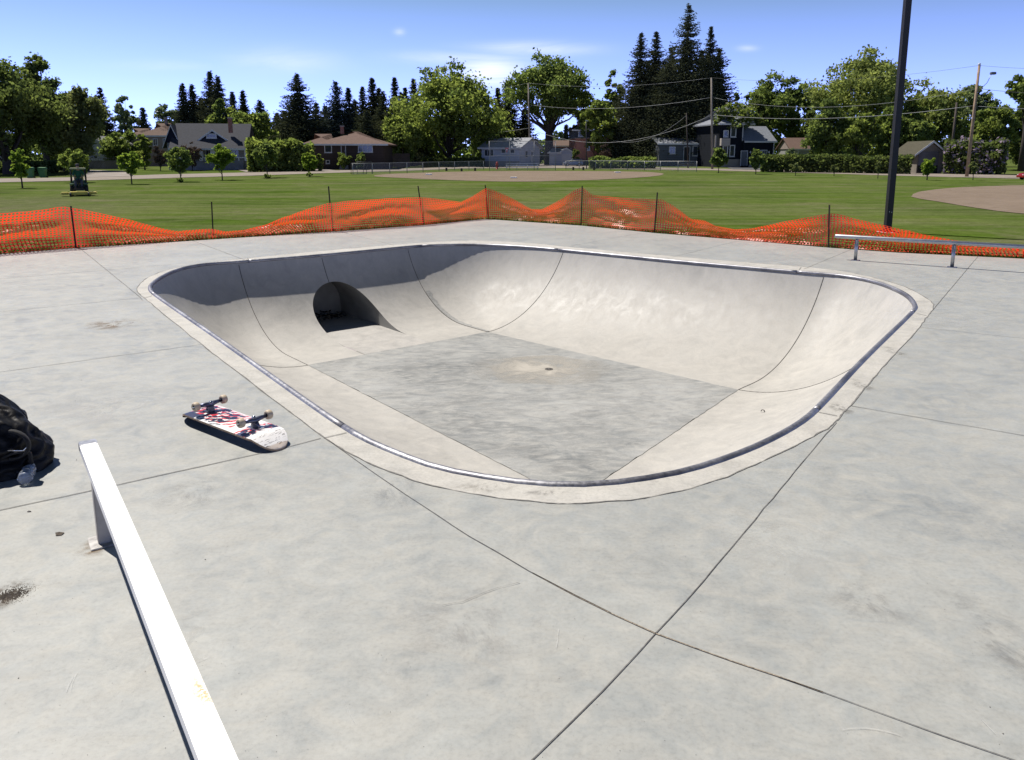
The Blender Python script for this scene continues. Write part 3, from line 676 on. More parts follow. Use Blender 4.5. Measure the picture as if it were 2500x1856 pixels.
for i in range(ncol):
    for j in range(NRW):
        a_, b_, c_, d_ = PT[i][j], PT[i+1][j], PT[i+1][j+1], PT[i][j+1]
        def bl(x, y): return a_*(1-x)*(1-y)+b_*x*(1-y)+c_*x*y+d_*(1-x)*y
        O = [(0, 0), (.5, 0), (1, 0), (1, .5), (1, 1), (.5, 1), (0, 1), (0, .5)]
        I = [(hw*1.9, vw*1.9), (.5, vw), (1-hw*1.9, vw*1.9), (1-hw, .5), (1-hw*1.9, 1-vw*1.9), (.5, 1-vw), (hw*1.9, 1-vw*1.9), (hw, .5)]
        Op = [bl(*q) for q in O]; Ip = [bl(*q) for q in I]
        for k in range(8):
            k2 = (k+1) % 8; V8 += [Op[k], Op[k2], Ip[k2], Ip[k]]
netM = bpy.data.materials.new('orange_plastic_net'); netM.use_nodes = True; nt = netM.node_tree; nt.nodes.clear()
out = nd(nt, 'ShaderNodeOutputMaterial'); df = nd(nt, 'ShaderNodeBsdfPrincipled'); df.inputs['Base Color'].default_value = (.90, .105, .045, 1); df.inputs['Roughness'].default_value = .42; df.inputs['Specular IOR Level'].default_value = .8
tl = nd(nt, 'ShaderNodeBsdfTranslucent'); tl.inputs[0].default_value = (1.0, .065, .02, 1); mx = nd(nt, 'ShaderNodeMixShader'); mx.inputs[0].default_value = .42
nt.links.new(df.outputs[0], mx.inputs[1]); nt.links.new(tl.outputs[0], mx.inputs[2]); nt.links.new(mx.outputs[0], out.inputs[0])
fence = thing('safety_fence', 'sagging orange plastic mesh fence on thin stakes along the far deck edge', 'safety fence', G(1187, 534))
fo = fence.location.copy()
link('netting', arr_mesh('netting', [tuple(q-fo) for q in V8], 4, netM), fence)
stM = mat('rusty_stake', (.05, .038, .032), .8, .3, .3, 20)
for (u1, v1, u2, v2) in stakes:
    b_ = G(u2, v2); zt = zv(v1, b_.y); t_ = G(u1, v1, zt)
    d_ = t_-b_; m = MB(); mt = Matrix.Translation(b_-fo) @ d_.to_track_quat('Z', 'X').to_matrix().to_4x4()
    L_ = d_.length; m.box(-.013, .013, -.003, .003, -.1, L_, mt).box(-.003, .003, -.022, -.003, -.1, L_, mt); m.build('stake', stM, fence)
# ------------------------------------------------------------------ far round rail
def axes(d_): d_ = d_.normalized(); return Matrix(((d_.x, -d_.y, 0), (d_.y, d_.x, 0), (0, 0, 1))).to_4x4()
b1, b2 = G(2088, 636), G(2324, 653); fd = (b2-b1).normalized()
fr = thing('grind_rail', 'low round galvanised grind rail on posts near the right fence', 'grind rail', b1, math.atan2(fd.y, fd.x))
MB().tube([(-.31, 0, .345), (-.29, 0, .345), (3.6, 0, .345)], [.026, .030, .030], 16).build('rail', steelM, fr)
sp_ = (b2-b1).length
for k in range(3):
    m = MB(); m.cyl((k*sp_, 0, 0), .024, .325, n=14); m.build('post', steelM, fr)
    MB().bbox(k*sp_-.06, k*sp_+.06, -.06, .06, .001, .008, .002).build('base_plate', steelM, fr)
# ------------------------------------------------------------------ near square rail
HR = .345; e1 = (G(192.5, 1078, HR)+G(232, 1072, HR))/2; e2 = (G(490, 1855, HR)+G(580, 1855, HR))/2; nd_ = (e2-e1).normalized(); wR = .0665
nr_ = thing('grind_rail', 'square steel grind rail, coloured glare-white, in the left foreground with a rust spot', 'grind rail', (e1.x, e1.y, 0), math.atan2(nd_.y, nd_.x))
mR, nt, b_ = newmat('glare_white_rail'); v = coords(nt)
c = ramp(nt, noi(nt, v, 6, 5), [(.3, (.74, .735, .72)), (.7, (.84, .835, .82))])  # near-white base colour stands in for sun glare on stainless steel
sx2 = nd(nt, 'ShaderNodeVectorMath', operation='DISTANCE'); mp2 = nd(nt, 'ShaderNodeMapping'); mp2.inputs['Scale'].default_value = (.35, 1, 1); tg = nd(nt, 'ShaderNodeTexCoord'); nt.links.new(tg.outputs['Object'], mp2.inputs[0]); nt.links.new(mp2.outputs[0], sx2.inputs[0])
rp = G(497, 1690, HR); rl = Matrix.Rotation(-math.atan2(nd_.y, nd_.x), 3, 'Z') @ (rp-Vector((e1.x, e1.y, 0)))
sx2.inputs[1].default_value = (rl.x*.35, rl.y, rl.z)
fa = nd(nt, 'ShaderNodeMapRange'); fa.inputs['From Min'].default_value = .035; fa.inputs['From Max'].default_value = .006; nt.links.new(sx2.outputs['Value'], fa.inputs[0])
mu = nd(nt, 'ShaderNodeMath', operation='MULTIPLY'); nt.links.new(fa.outputs[0], mu.inputs[0]); nt.links.new(ramp(nt, noi(nt, v, 90, 5, .7), [(.42, (0,)*3), (.58, (1,)*3)]), mu.inputs[1])
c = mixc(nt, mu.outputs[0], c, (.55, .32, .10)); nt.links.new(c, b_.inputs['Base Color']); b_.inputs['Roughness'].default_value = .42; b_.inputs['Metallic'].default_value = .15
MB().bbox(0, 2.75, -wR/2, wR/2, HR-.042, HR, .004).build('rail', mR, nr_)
MB().bbox(-.001, .05, -wR/2-.001, wR/2+.001, HR-.037, HR+.001, .004).build('end_cap', mat('worn_steel', (.45, .45, .47), .35, .8, .3, 40), nr_)
pp = G(260, 1322); lp = Matrix.Rotation(-math.atan2(nd_.y, nd_.x), 3, 'Z') @ (pp-Vector((e1.x, e1.y, 0)))
postM = mat('weathered_post', (.40, .37, .33), .6, .2, .15, 8)
for x in (lp.x, lp.x+1.95):
    MB().bbox(x-.028, x+.028, lp.y*0-.024, .024, 0, HR-.036, .004).build('post', postM, nr_)
    MB().bbox(x-.06, x+.06, -.055, .06, .001, .008, .002).build('base_plate', mat('plate_steel', (.33, .32, .31), .6, .5, .35, 30), nr_)
# ------------------------------------------------------------------ skateboard lying wheels up
sa, sb = G(466, 1012, .01), G(686, 1095, .01); sd = (sb-sa).normalized(); SL = (sb-sa).length; SW = .215
sk8 = thing('skateboard', 'white skateboard with red and navy graphic lying wheels up by the bowl', 'skateboard', ((sa+sb)/2*1)+Vector((0, 0, -.01)), math.atan2(sd.y, sd.x))
def bz(x):
    a_ = abs(x)/(SL/2); k_ = max(0, (a_-.70)/.30); return .075-.062*k_**1.4
def bw(x):
    a_ = abs(x)/(SL/2); return SW/2*(1 if a_ < .62 else math.sqrt(max(0, 1-((a_-.62)/.38)**2.3)))
m = MB(); nx, ny = 60, 12; vs = []; 
for i in range(nx+1):
    x = -math.cos(math.pi*i/nx)*SL/2
    for j in range(ny+1):
        y = -1+2*j/ny; yy_ = y*max(bw(x), .004); vs.append((x, yy_, bz(x)-.009*y*y*(1 if abs(x) < SL*.36 else .5)))
nv = len(vs); vs2 = [(x, y, z-.011) for x, y, z in vs]
fs = [(i*(ny+1)+j, i*(ny+1)+j+1, (i+1)*(ny+1)+j+1, (i+1)*(ny+1)+j) for i in range(nx) for j in range(ny)]
bd = [i*(ny+1) for i in range(nx+1)]+[nx*(ny+1)+j for j in range(1, ny+1)]+[i*(ny+1)+ny for i in range(nx-1, -1, -1)]+[j for j in range(ny-1, 0, -1)]
sk_m, nt, b_ = newmat('deck_graphic'); v = coords(nt); sxx = nd(nt, 'ShaderNodeSeparateXYZ'); nt.links.new(v, sxx.inputs[0])
def band(x0, x1, s=.004, src=0):
    a_ = nd(nt, 'ShaderNodeMapRange'); a_.inputs['From Min'].default_value = x0-s; a_.inputs['From Max'].default_value = x0+s; nt.links.new(sxx.outputs[src], a_.inputs[0])
    c_ = nd(nt, 'ShaderNodeMapRange'); c_.inputs['From Min'].default_value = x1+s; c_.inputs['From Max'].default_value = x1-s; nt.links.new(sxx.outputs[src], c_.inputs[0])
    return mul(a_.outputs[0], c_.outputs[0])
def mul(a_, c_):
    n_ = nd(nt, 'ShaderNodeMath', operation='MULTIPLY')
    for i_, q_ in enumerate((a_, c_)):
        if isinstance(q_, (int, float)): n_.inputs[i_].default_value = q_
        else: nt.links.new(q_, n_.inputs[i_])
    return n_.outputs[0]
def wave(sc_, dist, rot, lo, hi):
    mp_ = coords(nt, (1, 1, 1), (0, 0, rot)); wv_ = nd(nt, 'ShaderNodeTexWave'); wv_.inputs['Scale'].default_value = sc_; wv_.inputs['Distortion'].default_value = dist; wv_.inputs['Detail'].default_value = 2; wv_.inputs['Detail Scale'].default_value = 3
    nt.links.new(mp_, wv_.inputs[0]); return ramp(nt, wv_.outputs['Fac'], [(lo, (0,)*3), (hi, (1,)*3)])
h = SL/2
c = mixc(nt, ramp(nt, noi(nt, v, 9, 4), [(.35, (0,)*3), (.7, (1,)*3)]), (.80, .79, .77), (.74, .72, .69))
red = mul(band(-h*.80, h*.22), wave(7.5, 5.5, .75, .40, .43)); redy = mul(red, band(-.075, .10, .006, 1)); c = mixc(nt, redy, c, (.55, .03, .04))
nav = mul(band(-h*.88, h*.02), wave(6.5, 7, 1.15, .56, .59)); c = mixc(nt, mul(nav, band(-.106, .085, .006, 1)), c, (.02, .024, .055))
c = mixc(nt, mul(band(h*.40, h*.62), wave(10, 6, .3, .36, .40)), c, (.55, .03, .04)); c = mixc(nt, mul(band(h*.44, h*.66), wave(8, 7, .9, .52, .55)), c, (.02, .024, .055))
c = mixc(nt, mul(band(h*.46, h*.60), band(-.11, -.07, .003, 1)), c, (.05, .06, .13)); c = mixc(nt, mul(band(-h*.86, -h*.5), band(-.11, -.06, .004, 1)), c, (.03, .035, .08))
scr = mul(band(h*.70, h*.99), ramp(nt, noi(nt, coords(nt, (1, .4, 1)), 30, 6, .8, 1.5), [(.55, (0,)*3), (.59, (.95,)*3)])); c = mixc(nt, scr, c, (.10, .09, .09))
c = mixc(nt, mul(band(h*.93, h*1.1), .6), c, (.48, .36, .25))
nt.links.new(c, b_.inputs['Base Color']); b_.inputs['Roughness'].default_value = .32
gb = MB(); gb.add(vs, fs, True); gb.build('board', sk_m, sk8)
gb = MB(); gb.add(vs2, fs, True); gb.build('grip_tape', mat('grip_black', (.012, .012, .013), .95), sk8)
gb = MB(); gb.add([vs[i] for i in bd]+[vs2[i] for i in bd], [(i, (i+1) % len(bd), len(bd)+(i+1) % len(bd), len(bd)+i) for i in range(len(bd))], True); gb.build('ply_edge', mat('maple_ply', (.36, .25, .16), .6, var=.3, scale=60), sk8)
trM = mat('truck_metal', (.10, .11, .16), .35, .7, .2, 30); nutM = mat('nut_chrome', (.7, .7, .72), .2, 1, .05); whM = mat('wheel_urethane', (.50, .41, .29), .55, 0, .12, 30); bshM = mat('bushing_grey', (.2, .2, .21), .6)
for sgn in (-1, 1):
    x0 = sgn*h*.50
    MB().bbox(x0-.042, x0+.042, -.028, .028, .073, .081, .002).build('baseplate', nutM if sgn > 0 else trM, sk8)
    m = MB(); m.lathe([(.006, .08), (.019, .081), (.019, .094), (.014, .096), (.017, .098), (.017, .112), (.006, .113)], 16, (x0+sgn*-.010, 0, 0)); m.build('bushing', bshM, sk8)
    m = MB(); pts = [(x0, -.072, .126), (x0, -.03, .124), (x0, 0, .118), (x0, .03, .124), (x0, .072, .126)]; m.tube(pts, [.009, .013, .017, .013, .009], 12)
    m.tube([(x0, 0, .116), (x0+sgn*.02, 0, .10), (x0+sgn*.036, 0, .082)], [.013, .011, .008], 10); hg = m.build('hanger', trM, sk8)
    m = MB(); m.lathe([(.0, .150), (.008, .149), (.009, .142), (.014, .141), (.014, .138), (.004, .137)], 12, (x0+sgn*-.010, 0, -.008)); m.build('kingpin_nut', nutM, sk8)
    MB().cyl((x0, -.108, .128), .004, .216, 'y', 8).build('axle', nutM, sk8)
    for s2 in (-1, 1):
        m = MB(); y0 = s2*.087
        m.lathe([(.012, -.015), (.020, -.017), (.0245, -.013), (.0265, -.006), (.0265, .006), (.0245, .013), (.020, .017), (.012, .015), (.012, -.015)], 24, (x0, y0, .128), 'y')
        wo = m.build('wheel', whM, sk8)
        MB().lathe([(.0, .012), (.007, .012), (.011, .010), (.011, -.010), (.007, -.012), (0, -.012)], 16, (x0, y0, .128), 'y').build('bearing', mat('bearing_dark', (.05, .045, .04), .5, .5), wo)
# ------------------------------------------------------------------ black bag with bottle
fabM, nt, b_ = newmat('black_fabric'); v = coords(nt); b_.inputs['Base Color'].default_value = (.0045, .0045, .0055, 1); b_.inputs['Roughness'].default_value = .5; b_.inputs['Specular IOR Level'].default_value = .25
bump(nt, b_, noi(nt, v, 7, 3, .45, 2), .45, .03)
bc = G(-70, 1142); bag = thing('backpack', 'crumpled black fabric bag lying at the left edge of the deck', 'bag', bc)
bm = bmesh.new(); bmesh.ops.create_icosphere(bm, subdivisions=6, radius=1)
def crease(p):
    v_ = 0
    for s_, am in ((1.5, .036), (2.9, .022), (5.5, .007)):
        n3 = noise.noise(Vector((p.x*s_+2.7, p.y*s_+1, p.z*s_*1.5+s_))); v_ += am*(.6-2.2*math.sqrt(n3*n3+.0025))
    return v_
for q in bm.verts:
    c_ = q.co.copy(); z2 = max(c_.z, -.15); th = (z2+.15)/1.15
    wx = .385*(1-.22*th**2.2); wy = .24*(1-.15*th); k_ = min(1, th*5)
    p_ = Vector((c_.x*wx-.02*th, c_.y*wy, th*.39+.03*math.sin(c_.x*4)*th))
    q.co = p_+c_.normalized()*crease(c_)*(.25+.75*k_)
    q.co.z = max(q.co.z, .002)
me = bpy.data.meshes.new('body'); bm.to_mesh(me); bm.free(); me.materials.append(fabM); me.polygons.foreach_set('use_smooth', [True]*len(me.polygons)); link('body', me, bag)
def strap(pts, w_, t_=.006, name='strap', m_=None):
    m = MB(); pts = [Vector(q) for q in pts]; vs = []
    for i, q in enumerate(pts):
        t = (pts[min(i+1, len(pts)-1)]-pts[max(i-1, 0)]).normalized(); a_ = t.cross(Vector((.3, -1, .2))).normalized(); sd_ = Vector((.3, -1, .2)).normalized()
        vs += [q+sd_*w_/2+a_*t_, q-sd_*w_/2+a_*t_, q-sd_*w_/2-a_*t_, q+sd_*w_/2-a_*t_]
    fs = []
    for i in range(len(pts)-1):
        for k in range(4): fs.append((i*4+k, i*4+(k+1) % 4, i*4+4+(k+1) % 4, i*4+4+k))
    m.add(vs, fs, True); return m.build(name, m_ or MATS.get('strap') or mat('strap', (.006, .006, .007), .8), bag)
arc_ = [(.30+.085*math.sin(t), -.12, .17+.07*math.cos(t)) for t in [math.pi*k/12*1.05 for k in range(13)]]
strap(arc_, .035); strap([(.24, -.13, .10), (.31, -.13, .13), (.35, -.12, .135), (.37, -.1, .12), (.36, -.08, .06), (.33, -.06, .02)], .03)
MB().tube([(.30, -.15, .150), (.375, -.15, .152), (.383, -.13, .165), (.375, -.12, .178)], .003, 6).build('buckle', mat('buckle_metal', (.8, .8, .82), .25, .9), bag)
bt = thing('bottle', 'crumpled clear plastic bottle on its side against the black bag', 'bottle', G(62, 1186, .0), R(112))
glM = bpy.data.materials.new('clear_plastic'); glM.use_nodes = True; bb = glM.node_tree.nodes['Principled BSDF']; bb.inputs['Base Color'].default_value = (.8, .86, .95, 1); bb.inputs['Transmission Weight'].default_value = .75; bb.inputs['Roughness'].default_value = .18; bb.inputs['IOR'].default_value = 1.3
m = MB(); pf = [(.001, 0), (.026, .002), (.032, .012), (.028, .03), (.033, .045), (.029, .065), (.033, .085), (.03, .11), (.022, .135), (.012, .15), (.012, .165)]
m.lathe(pf, 18, (0, 0, .034), 'x'); m.v = [(x+.004*noise.noise(Vector((x, y, z))*60), y+.006*noise.noise(Vector((y, z, x))*50), z+.006*noise.noise(Vector((z, x, y))*50)) for x, y, z in m.v]; m.build('bottle_body', glM, bt)
MB().cyl((.160, 0, .034), .016, .015, 'x', 14).build('cap', mat('cap_white', (.6, .62, .64), .5), bt)
# ------------------------------------------------------------------ litter and grit
def scrap(name, label, cat, u, v, r_, h_, m_, seed, group=None):
    rr_ = random.Random(seed); q = G(u, v); m = MB(); k = 7; vs = [(0, 0, h_)]
    for i in range(k): w_ = 2*math.pi*i/k; r2 = r_*rr_.uniform(.6, 1.25); vs.append((r2*math.cos(w_)*1.3, r2*math.sin(w_)*.8, rr_.uniform(.15, .5)*h_))
    for i in range(k): w_ = 2*math.pi*i/k; vs.append((vs[1+i][0]*.8, vs[1+i][1]*.8, .0005))
    m.add(vs, [(0, 1+i, 1+(i+1) % k) for i in range(k)]+[(1+i, 1+k+i, 1+k+(i+1) % k, 1+(i+1) % k) for i in range(k)])
    o = m.build(name, m_); o.location = q; return tag(o, label, cat, group)
dlM = MATS['dead_leaf'] if 'dead_leaf' in MATS else mat('dead_leaf', (.02, .016, .012), .9)
scrap('dead_leaf', 'curled dark brown leaf on the deck left of the near rail post', 'leaf', 145, 1305, .017, .012, mat('leaf_litter', (.10, .08, .06), .9, var=.4, scale=80), 1)
scrap('pebble', 'largest dark pebble on the deck below the bag shadow', 'pebble', 71, 1250, .007, .007, mat('grit', (.12, .11, .10), .9), 2)
dp = MB(); rr_ = random.Random(5)
for k in range(1100):
    x, y = rr_.gauss(0, .030)*(1 if k % 4 else 1.9), rr_.gauss(0, .036)*(1 if k % 4 else 1.7); x += y*.5; s_ = rr_.uniform(.001, .0055)*math.exp(-(x*x+y*y)*260)+.0006
    dp.add([(x+s_*rr_.uniform(-1, 1), y+s_*rr_.uniform(-1, 1), 0), (x+s_, y-s_, 0), (x-s_, y-s_*.3, 0), (x, y, s_*1.2)], [(0, 1, 2), (0, 1, 3), (1, 2, 3), (0, 2, 3)])
o = dp.build('dirt_pile', mat('loose_dirt', (.12, .10, .08), .95, var=.4, scale=60)); o.location = G(22, 1455); tag(o, 'small crumbled heap of brown dirt at the lower left edge', 'dirt', kind='stuff')
gm = MB(); rr_ = random.Random(11)
for k in range(430):
    if k < 260: q = G(rr_.uniform(0, 2500), rr_.uniform(1100, 1856))
    elif k < 380: q = G(rr_.uniform(-50, 700), rr_.uniform(1150, 1856))
    else: q = G(rr_.uniform(0, 330), rr_.uniform(650, 1100))
    if q.y > 3.75 and q.x > -1.2: continue
    s_ = rr_.uniform(.0006, .0017)*(1.9 if q.y > 4.5 else 1)*(2 if rr_.random() < .06 else 1); a_ = rr_.uniform(0, 6)
    vs = [q+Vector((s_*math.cos(a_+2.1*i)*rr_.uniform(.7, 1.4), s_*math.sin(a_+2.1*i)*rr_.uniform(.7, 1.4), .0008)) for i in range(3)]+[q+Vector((0, 0, s_*1.1))]
    gm.add(vs, [(0, 1, 2), (0, 1, 3), (1, 2, 3), (0, 2, 3)])
tag(gm.build('grit', MATS['grit']), 'tiny dark specks of grit scattered over the concrete deck', 'grit', kind='stuff')
#PART2
# ================================================================== BACKGROUND
def quads(cn, size, rng, nrm=None, asp=.7):
    n = len(cn); a = rng.normal(size=(n, 3))
    if nrm is not None: a = a+nrm*.9
    a /= np.linalg.norm(a, axis=1)[:, None]+1e-9
    b = rng.normal(size=(n, 3)); b -= (b*a).sum(1)[:, None]*a; b /= np.linalg.norm(b, axis=1)[:, None]+1e-9
    c = np.cross(a, b); s = size[:, None]
    return np.stack([cn-b*s, cn+c*s*asp, cn+b*s, cn-c*s*asp], 1).reshape(-1, 3)
def crown_data(W, z0, z1, rng, nl=26, leaves=7000, ls=.3, shape='round', sparse=0., rough_=1.0):
    leaves = int(leaves*1.55); ls = ls*.82
    """lobes spread through a crown envelope, leaf faces scattered in shells round them"""
    Hc = z1-z0; C = []; Rr = []; nl = int(nl*2.2)
    for _ in range(nl*40):
        if len(C) >= nl: break
        p = rng.normal(size=3); p /= np.linalg.norm(p); p *= rng.random()**.28*(1+.10*rng.normal())
        t = min(1, max(0, (p[2]+1)/2))
        k = {'round': 1, 'cone': 1.15-.75*t, 'egg': .75+.5*math.sin(math.pi*min(1, t*1.25)), 'vase': .45+.7*t, 'willow': 1.05-.2*t, 'column': .9}[shape]
        r = rng.uniform(.12, .27)*min(W, Hc*1.1)/2*1.05*(1 if t < .8 else .8)
        x, y = p[0]*(W/2-r*.55)*k, p[1]*(W/2-r*.55)*k; z = z0+r*.6+(Hc-r*1.25)*t
        C.append((x, y, z)); Rr.append(r)
    C = np.array(C); Rr = np.array(Rr); pr = Rr**2/(Rr**2).sum(); li = rng.choice(len(C), leaves, p=pr)
    d = rng.normal(size=(leaves, 3)); d /= np.linalg.norm(d, axis=1)[:, None]; d[:, 2] = np.where(d[:, 2] < -.2, -d[:, 2]*.6, d[:, 2])
    rad = Rr[li]*(rng.uniform(.45, 1.0, leaves)**.5)*(1+rng.normal(size=leaves)*.10*rough_)
    # sub-clumps make the surface knobbly
    sub = rng.normal(size=(len(C), 14, 3)); sub /= np.linalg.norm(sub, axis=2)[:, :, None]
    sd_ = sub[li, rng.integers(0, 14, leaves)]; mixv = rng.random(leaves)[:, None] < .6
    d = np.where(mixv, sd_+rng.normal(size=(leaves, 3))*.24, d)
    rad = rad*np.where(rng.random(leaves) < .26, rng.uniform(1.05, 1.75, leaves), 1)
    P = C[li]+d*rad[:, None]*np.array([1, 1, .85])
    if shape == 'willow': P[:, 2] -= np.abs(rng.normal(size=leaves))*.05*Hc
    if sparse: P = P[rng.random(len(P)) > sparse]; li = li[:len(P)]
    tone = np.clip(.5+rng.normal(size=len(C))*.24, 0, 1)[li[:len(P)]]+rng.normal(size=len(P))*.16
    return P, quads(P, ls*rng.uniform(.6, 1.25, len(P)), rng, d[:len(P)]), np.clip(tone, 0, 1), C, Rr
def limbs(m, h0, C, r0, rng, nb=9, base=0.0, lean=0):
    top = C[:, 2].max()*.80; x0 = lean
    m.tube([(0, 0, base-.3), (x0*.2, 0, h0*.5), (x0*.5, 0, h0), (x0*.8, 0, (h0+top)/2), (x0, 0, top)], [r0*1.25, r0, r0*.85, r0*.5, r0*.12], 8)
    ix = rng.choice(len(C), min(nb, len(C)), replace=False)
    for i in ix:
        c = C[i]; s = rng.uniform(.55, 1.0)*min(h0, max(.5, c[2]*.7)); a = Vector((x0*.5*s/max(h0, .1), 0, s)); b = Vector(c)
        md = a.lerp(b, .5)+Vector((0, 0, -(b-a).length*.10)); rr = r0*rng.uniform(.28, .5)
        m.tube([a, md, b], [rr, rr*.6, rr*.18], 6)
def decid(name, label, u, Y, vtop, W, kind='green', h0=.25, nl=26, leaves=7000, ls=None, shape='round', seed=1, cat='tree', group=None, sparse=0, trunk=None, bark=None, flowers=None, vlow=None, nb=9):
    rng = np.random.default_rng(seed); loc = at(u, Y); Ht = zv(vtop, Y)-loc.z; Wm = W/ppm(Y); ls = ls or Y*.0026
    zlow = (zv(vlow, Y)-loc.z) if vlow else Ht*h0
    t = thing(name, label, cat, loc, seed*1.3 % 6.28, group)
    P, V, tone, C, Rr = crown_data(Wm, zlow, Ht, rng, nl, leaves, ls, shape, sparse)
    link('crown', arr_mesh('crown', V, 4, LM[kind], tone), t)
    m = MB(); limbs(m, max(zlow, Ht*.12), C, trunk or max(.04, Ht*.020), rng, nb); m.build('trunk', bark or barkD, t)
    if flowers:
        k = rng.random(len(P)) < flowers[1]; Q = P[k]; Q = Q+(Q-P.mean(0))*.05
        link('blossom', arr_mesh('blossom', quads(Q, np.full(len(Q), ls*flowers[2]), rng), 4, LM[flowers[0]], rng.random(len(Q))), t)
    return t
def spruce(label, u, Y, vtop, W, kind='spruce', seed=1, group=None, gap=.0, z0f=.04, droop=.25, dens=1.0, power=.8, name='spruce_tree', ls=None, bare=0):
    rng = np.random.default_rng(seed); loc = at(u, Y); Ht = zv(vtop, Y)-loc.z; Wm = 2.0*W/ppm(Y)
    t = thing(name, label, 'tree', loc, seed*.7 % 6.28, group); ls = ls or Y*.0027
    Vs = []; T = []; z = Ht*z0f; stp = max(.30, Ht/54); m = MB()
    m.tube([(0, 0, -.3), (0, 0, Ht*.5), (0, 0, Ht*.985)], [Ht*.016, Ht*.010, .015], 7)
    while z < Ht*.985:
        f = (z-Ht*z0f)/(Ht*(1-z0f)); R0 = Wm/2*((1-f)**(power*1.12))*(1 if f > .12 else .75+2*f)+.12
        nb_ = max(7, int((10+9*(1-f))*dens)); a0 = rng.random()*6.28
        for k in range(nb_):
            if rng.random() < gap: continue
            a = a0+6.283*k/nb_+rng.normal()*.22; L = R0*rng.uniform(.55, 1.18); zz = z+rng.normal()*stp*.4
            ns = max(3, int(L/(ls*.62)))
            s = (np.arange(ns)+.5)/ns
            up = .30*L*(1-f)
            px_ = np.stack([np.cos(a)*L*s, np.sin(a)*L*s, zz-droop*L*np.sin(s*2.2)*1.0+up*s**2.5+(.35*L*s if f > .8 else 0)], 1)
            sdv = np.array([-np.sin(a), np.cos(a), 0.])
            for rep_ in range(3):
                pj = px_+rng.normal(size=px_.shape)*ls*.22+sdv*(rng.normal(size=ns)*.17*L*(.35+s)*(1.2-.6*s))[:, None]
                dr_ = np.array([np.cos(a), np.sin(a), -.15+.5*f]); side = np.array([-np.sin(a), np.cos(a), 0.])
                sg = (rng.random(ns)-.5)[:, None]*2
                dd = dr_*rng.uniform(.5, 1, ns)[:, None]+side*sg*.9+np.array([0, 0, -.30])*rng.random(ns)[:, None]
                dd /= np.linalg.norm(dd, axis=1)[:, None]; ww = np.cross(dd, rng.normal(size=(ns, 3))); ww /= np.linalg.norm(ww, axis=1)[:, None]
                l_ = ls*(1-.32*f)*(1.25-.5*s)[:, None]*rng.uniform(.7, 1.2, ns)[:, None]
                Vs.append(np.stack([pj-dd*l_*.4, pj+ww*l_*.36, pj+dd*l_, pj-ww*l_*.36], 1).reshape(-1, 3)); T.append(np.clip(np.full(ns, .45+.35*f)+rng.normal(size=ns)*.2+s*.1, 0, 1))
        z += stp*rng.uniform(.75, 1.2)
    link('crown', arr_mesh('crown', np.concatenate(Vs), 4, LM[kind], np.concatenate(T)), t); m.build('trunk', barkD, t); return t
def leafbox(name, label, cat, pts, Y, vtop, thick, kind, n, seed, ls=None, lump=.3, flowers=None):
    """clipped or loose hedge along image columns pts = (u0, u1) at distance Y"""
    rng = np.random.default_rng(seed); a, b = at(pts[0], Y), at(pts[1], Y+(pts[2] if len(pts) > 2 else 0)); Hh = zv(vtop, Y)-a.z; L = (b-a).length; ls = ls or Y*.0022
    t = thing(name, label, cat, (a+b)/2, math.atan2(b.y-a.y, b.x-a.x))
    x = rng.uniform(-L/2, L/2, n); zf = rng.random(n)**.8
    ht = Hh*(1+lump*np.array([noise.noise(Vector((q*.45, seed, 0))) for q in x])+.06*rng.normal(size=n))
    face = rng.random(n); y = np.where(face < .6, -thick/2+rng.normal(size=n)*thick*.12, rng.uniform(-thick/2, thick/2, n)); z = np.where(face < .6, zf*ht, ht*(1-.06*np.abs(rng.normal(size=n))))
    z = np.maximum(z, .05); y = y*(1-.25*(z/Hh)**3)+np.array([noise.noise(Vector((p*.8, q*.9, seed+4))) for p, q in zip(x, z)])*thick*.35*(lump*2+.2)
    P = np.stack([x, y, z], 1); tone = np.clip(.5+.45*np.array([noise.noise(Vector((p*1.1, q*1.3, seed))) for p, q in zip(x, z)])*1.6+rng.normal(size=n)*.15, 0, 1)
    link('foliage', arr_mesh('foliage', quads(P, ls*rng.uniform(.6, 1.2, n), rng), 4, LM[kind], tone), t)
    m = MB()
    for k in range(max(3, int(L/1.5))):
        xx = -L/2+L*(k+.5)/max(3, int(L/1.5)); m.tube([(xx, 0, -.1), (xx+.1, .1, Hh*.5), (xx+.3*(k % 3-1), 0, Hh*.85)], [.07, .05, .02], 5)
    m.build('stems', barkD, t)
    if flowers:
        k = rng.random(n) < flowers[1]; k &= (np.array([noise.noise(Vector((p*.9, q*1.4, 33))) for p, q in zip(x, z)]) > -.05); Q = P[k]+np.array([0, -.12, .05])
        link('blossom', arr_mesh('blossom', quads(Q, np.full(len(Q), ls*flowers[2]), rng), 4, LM[flowers[0]], rng.random(len(Q))), t)
    return t
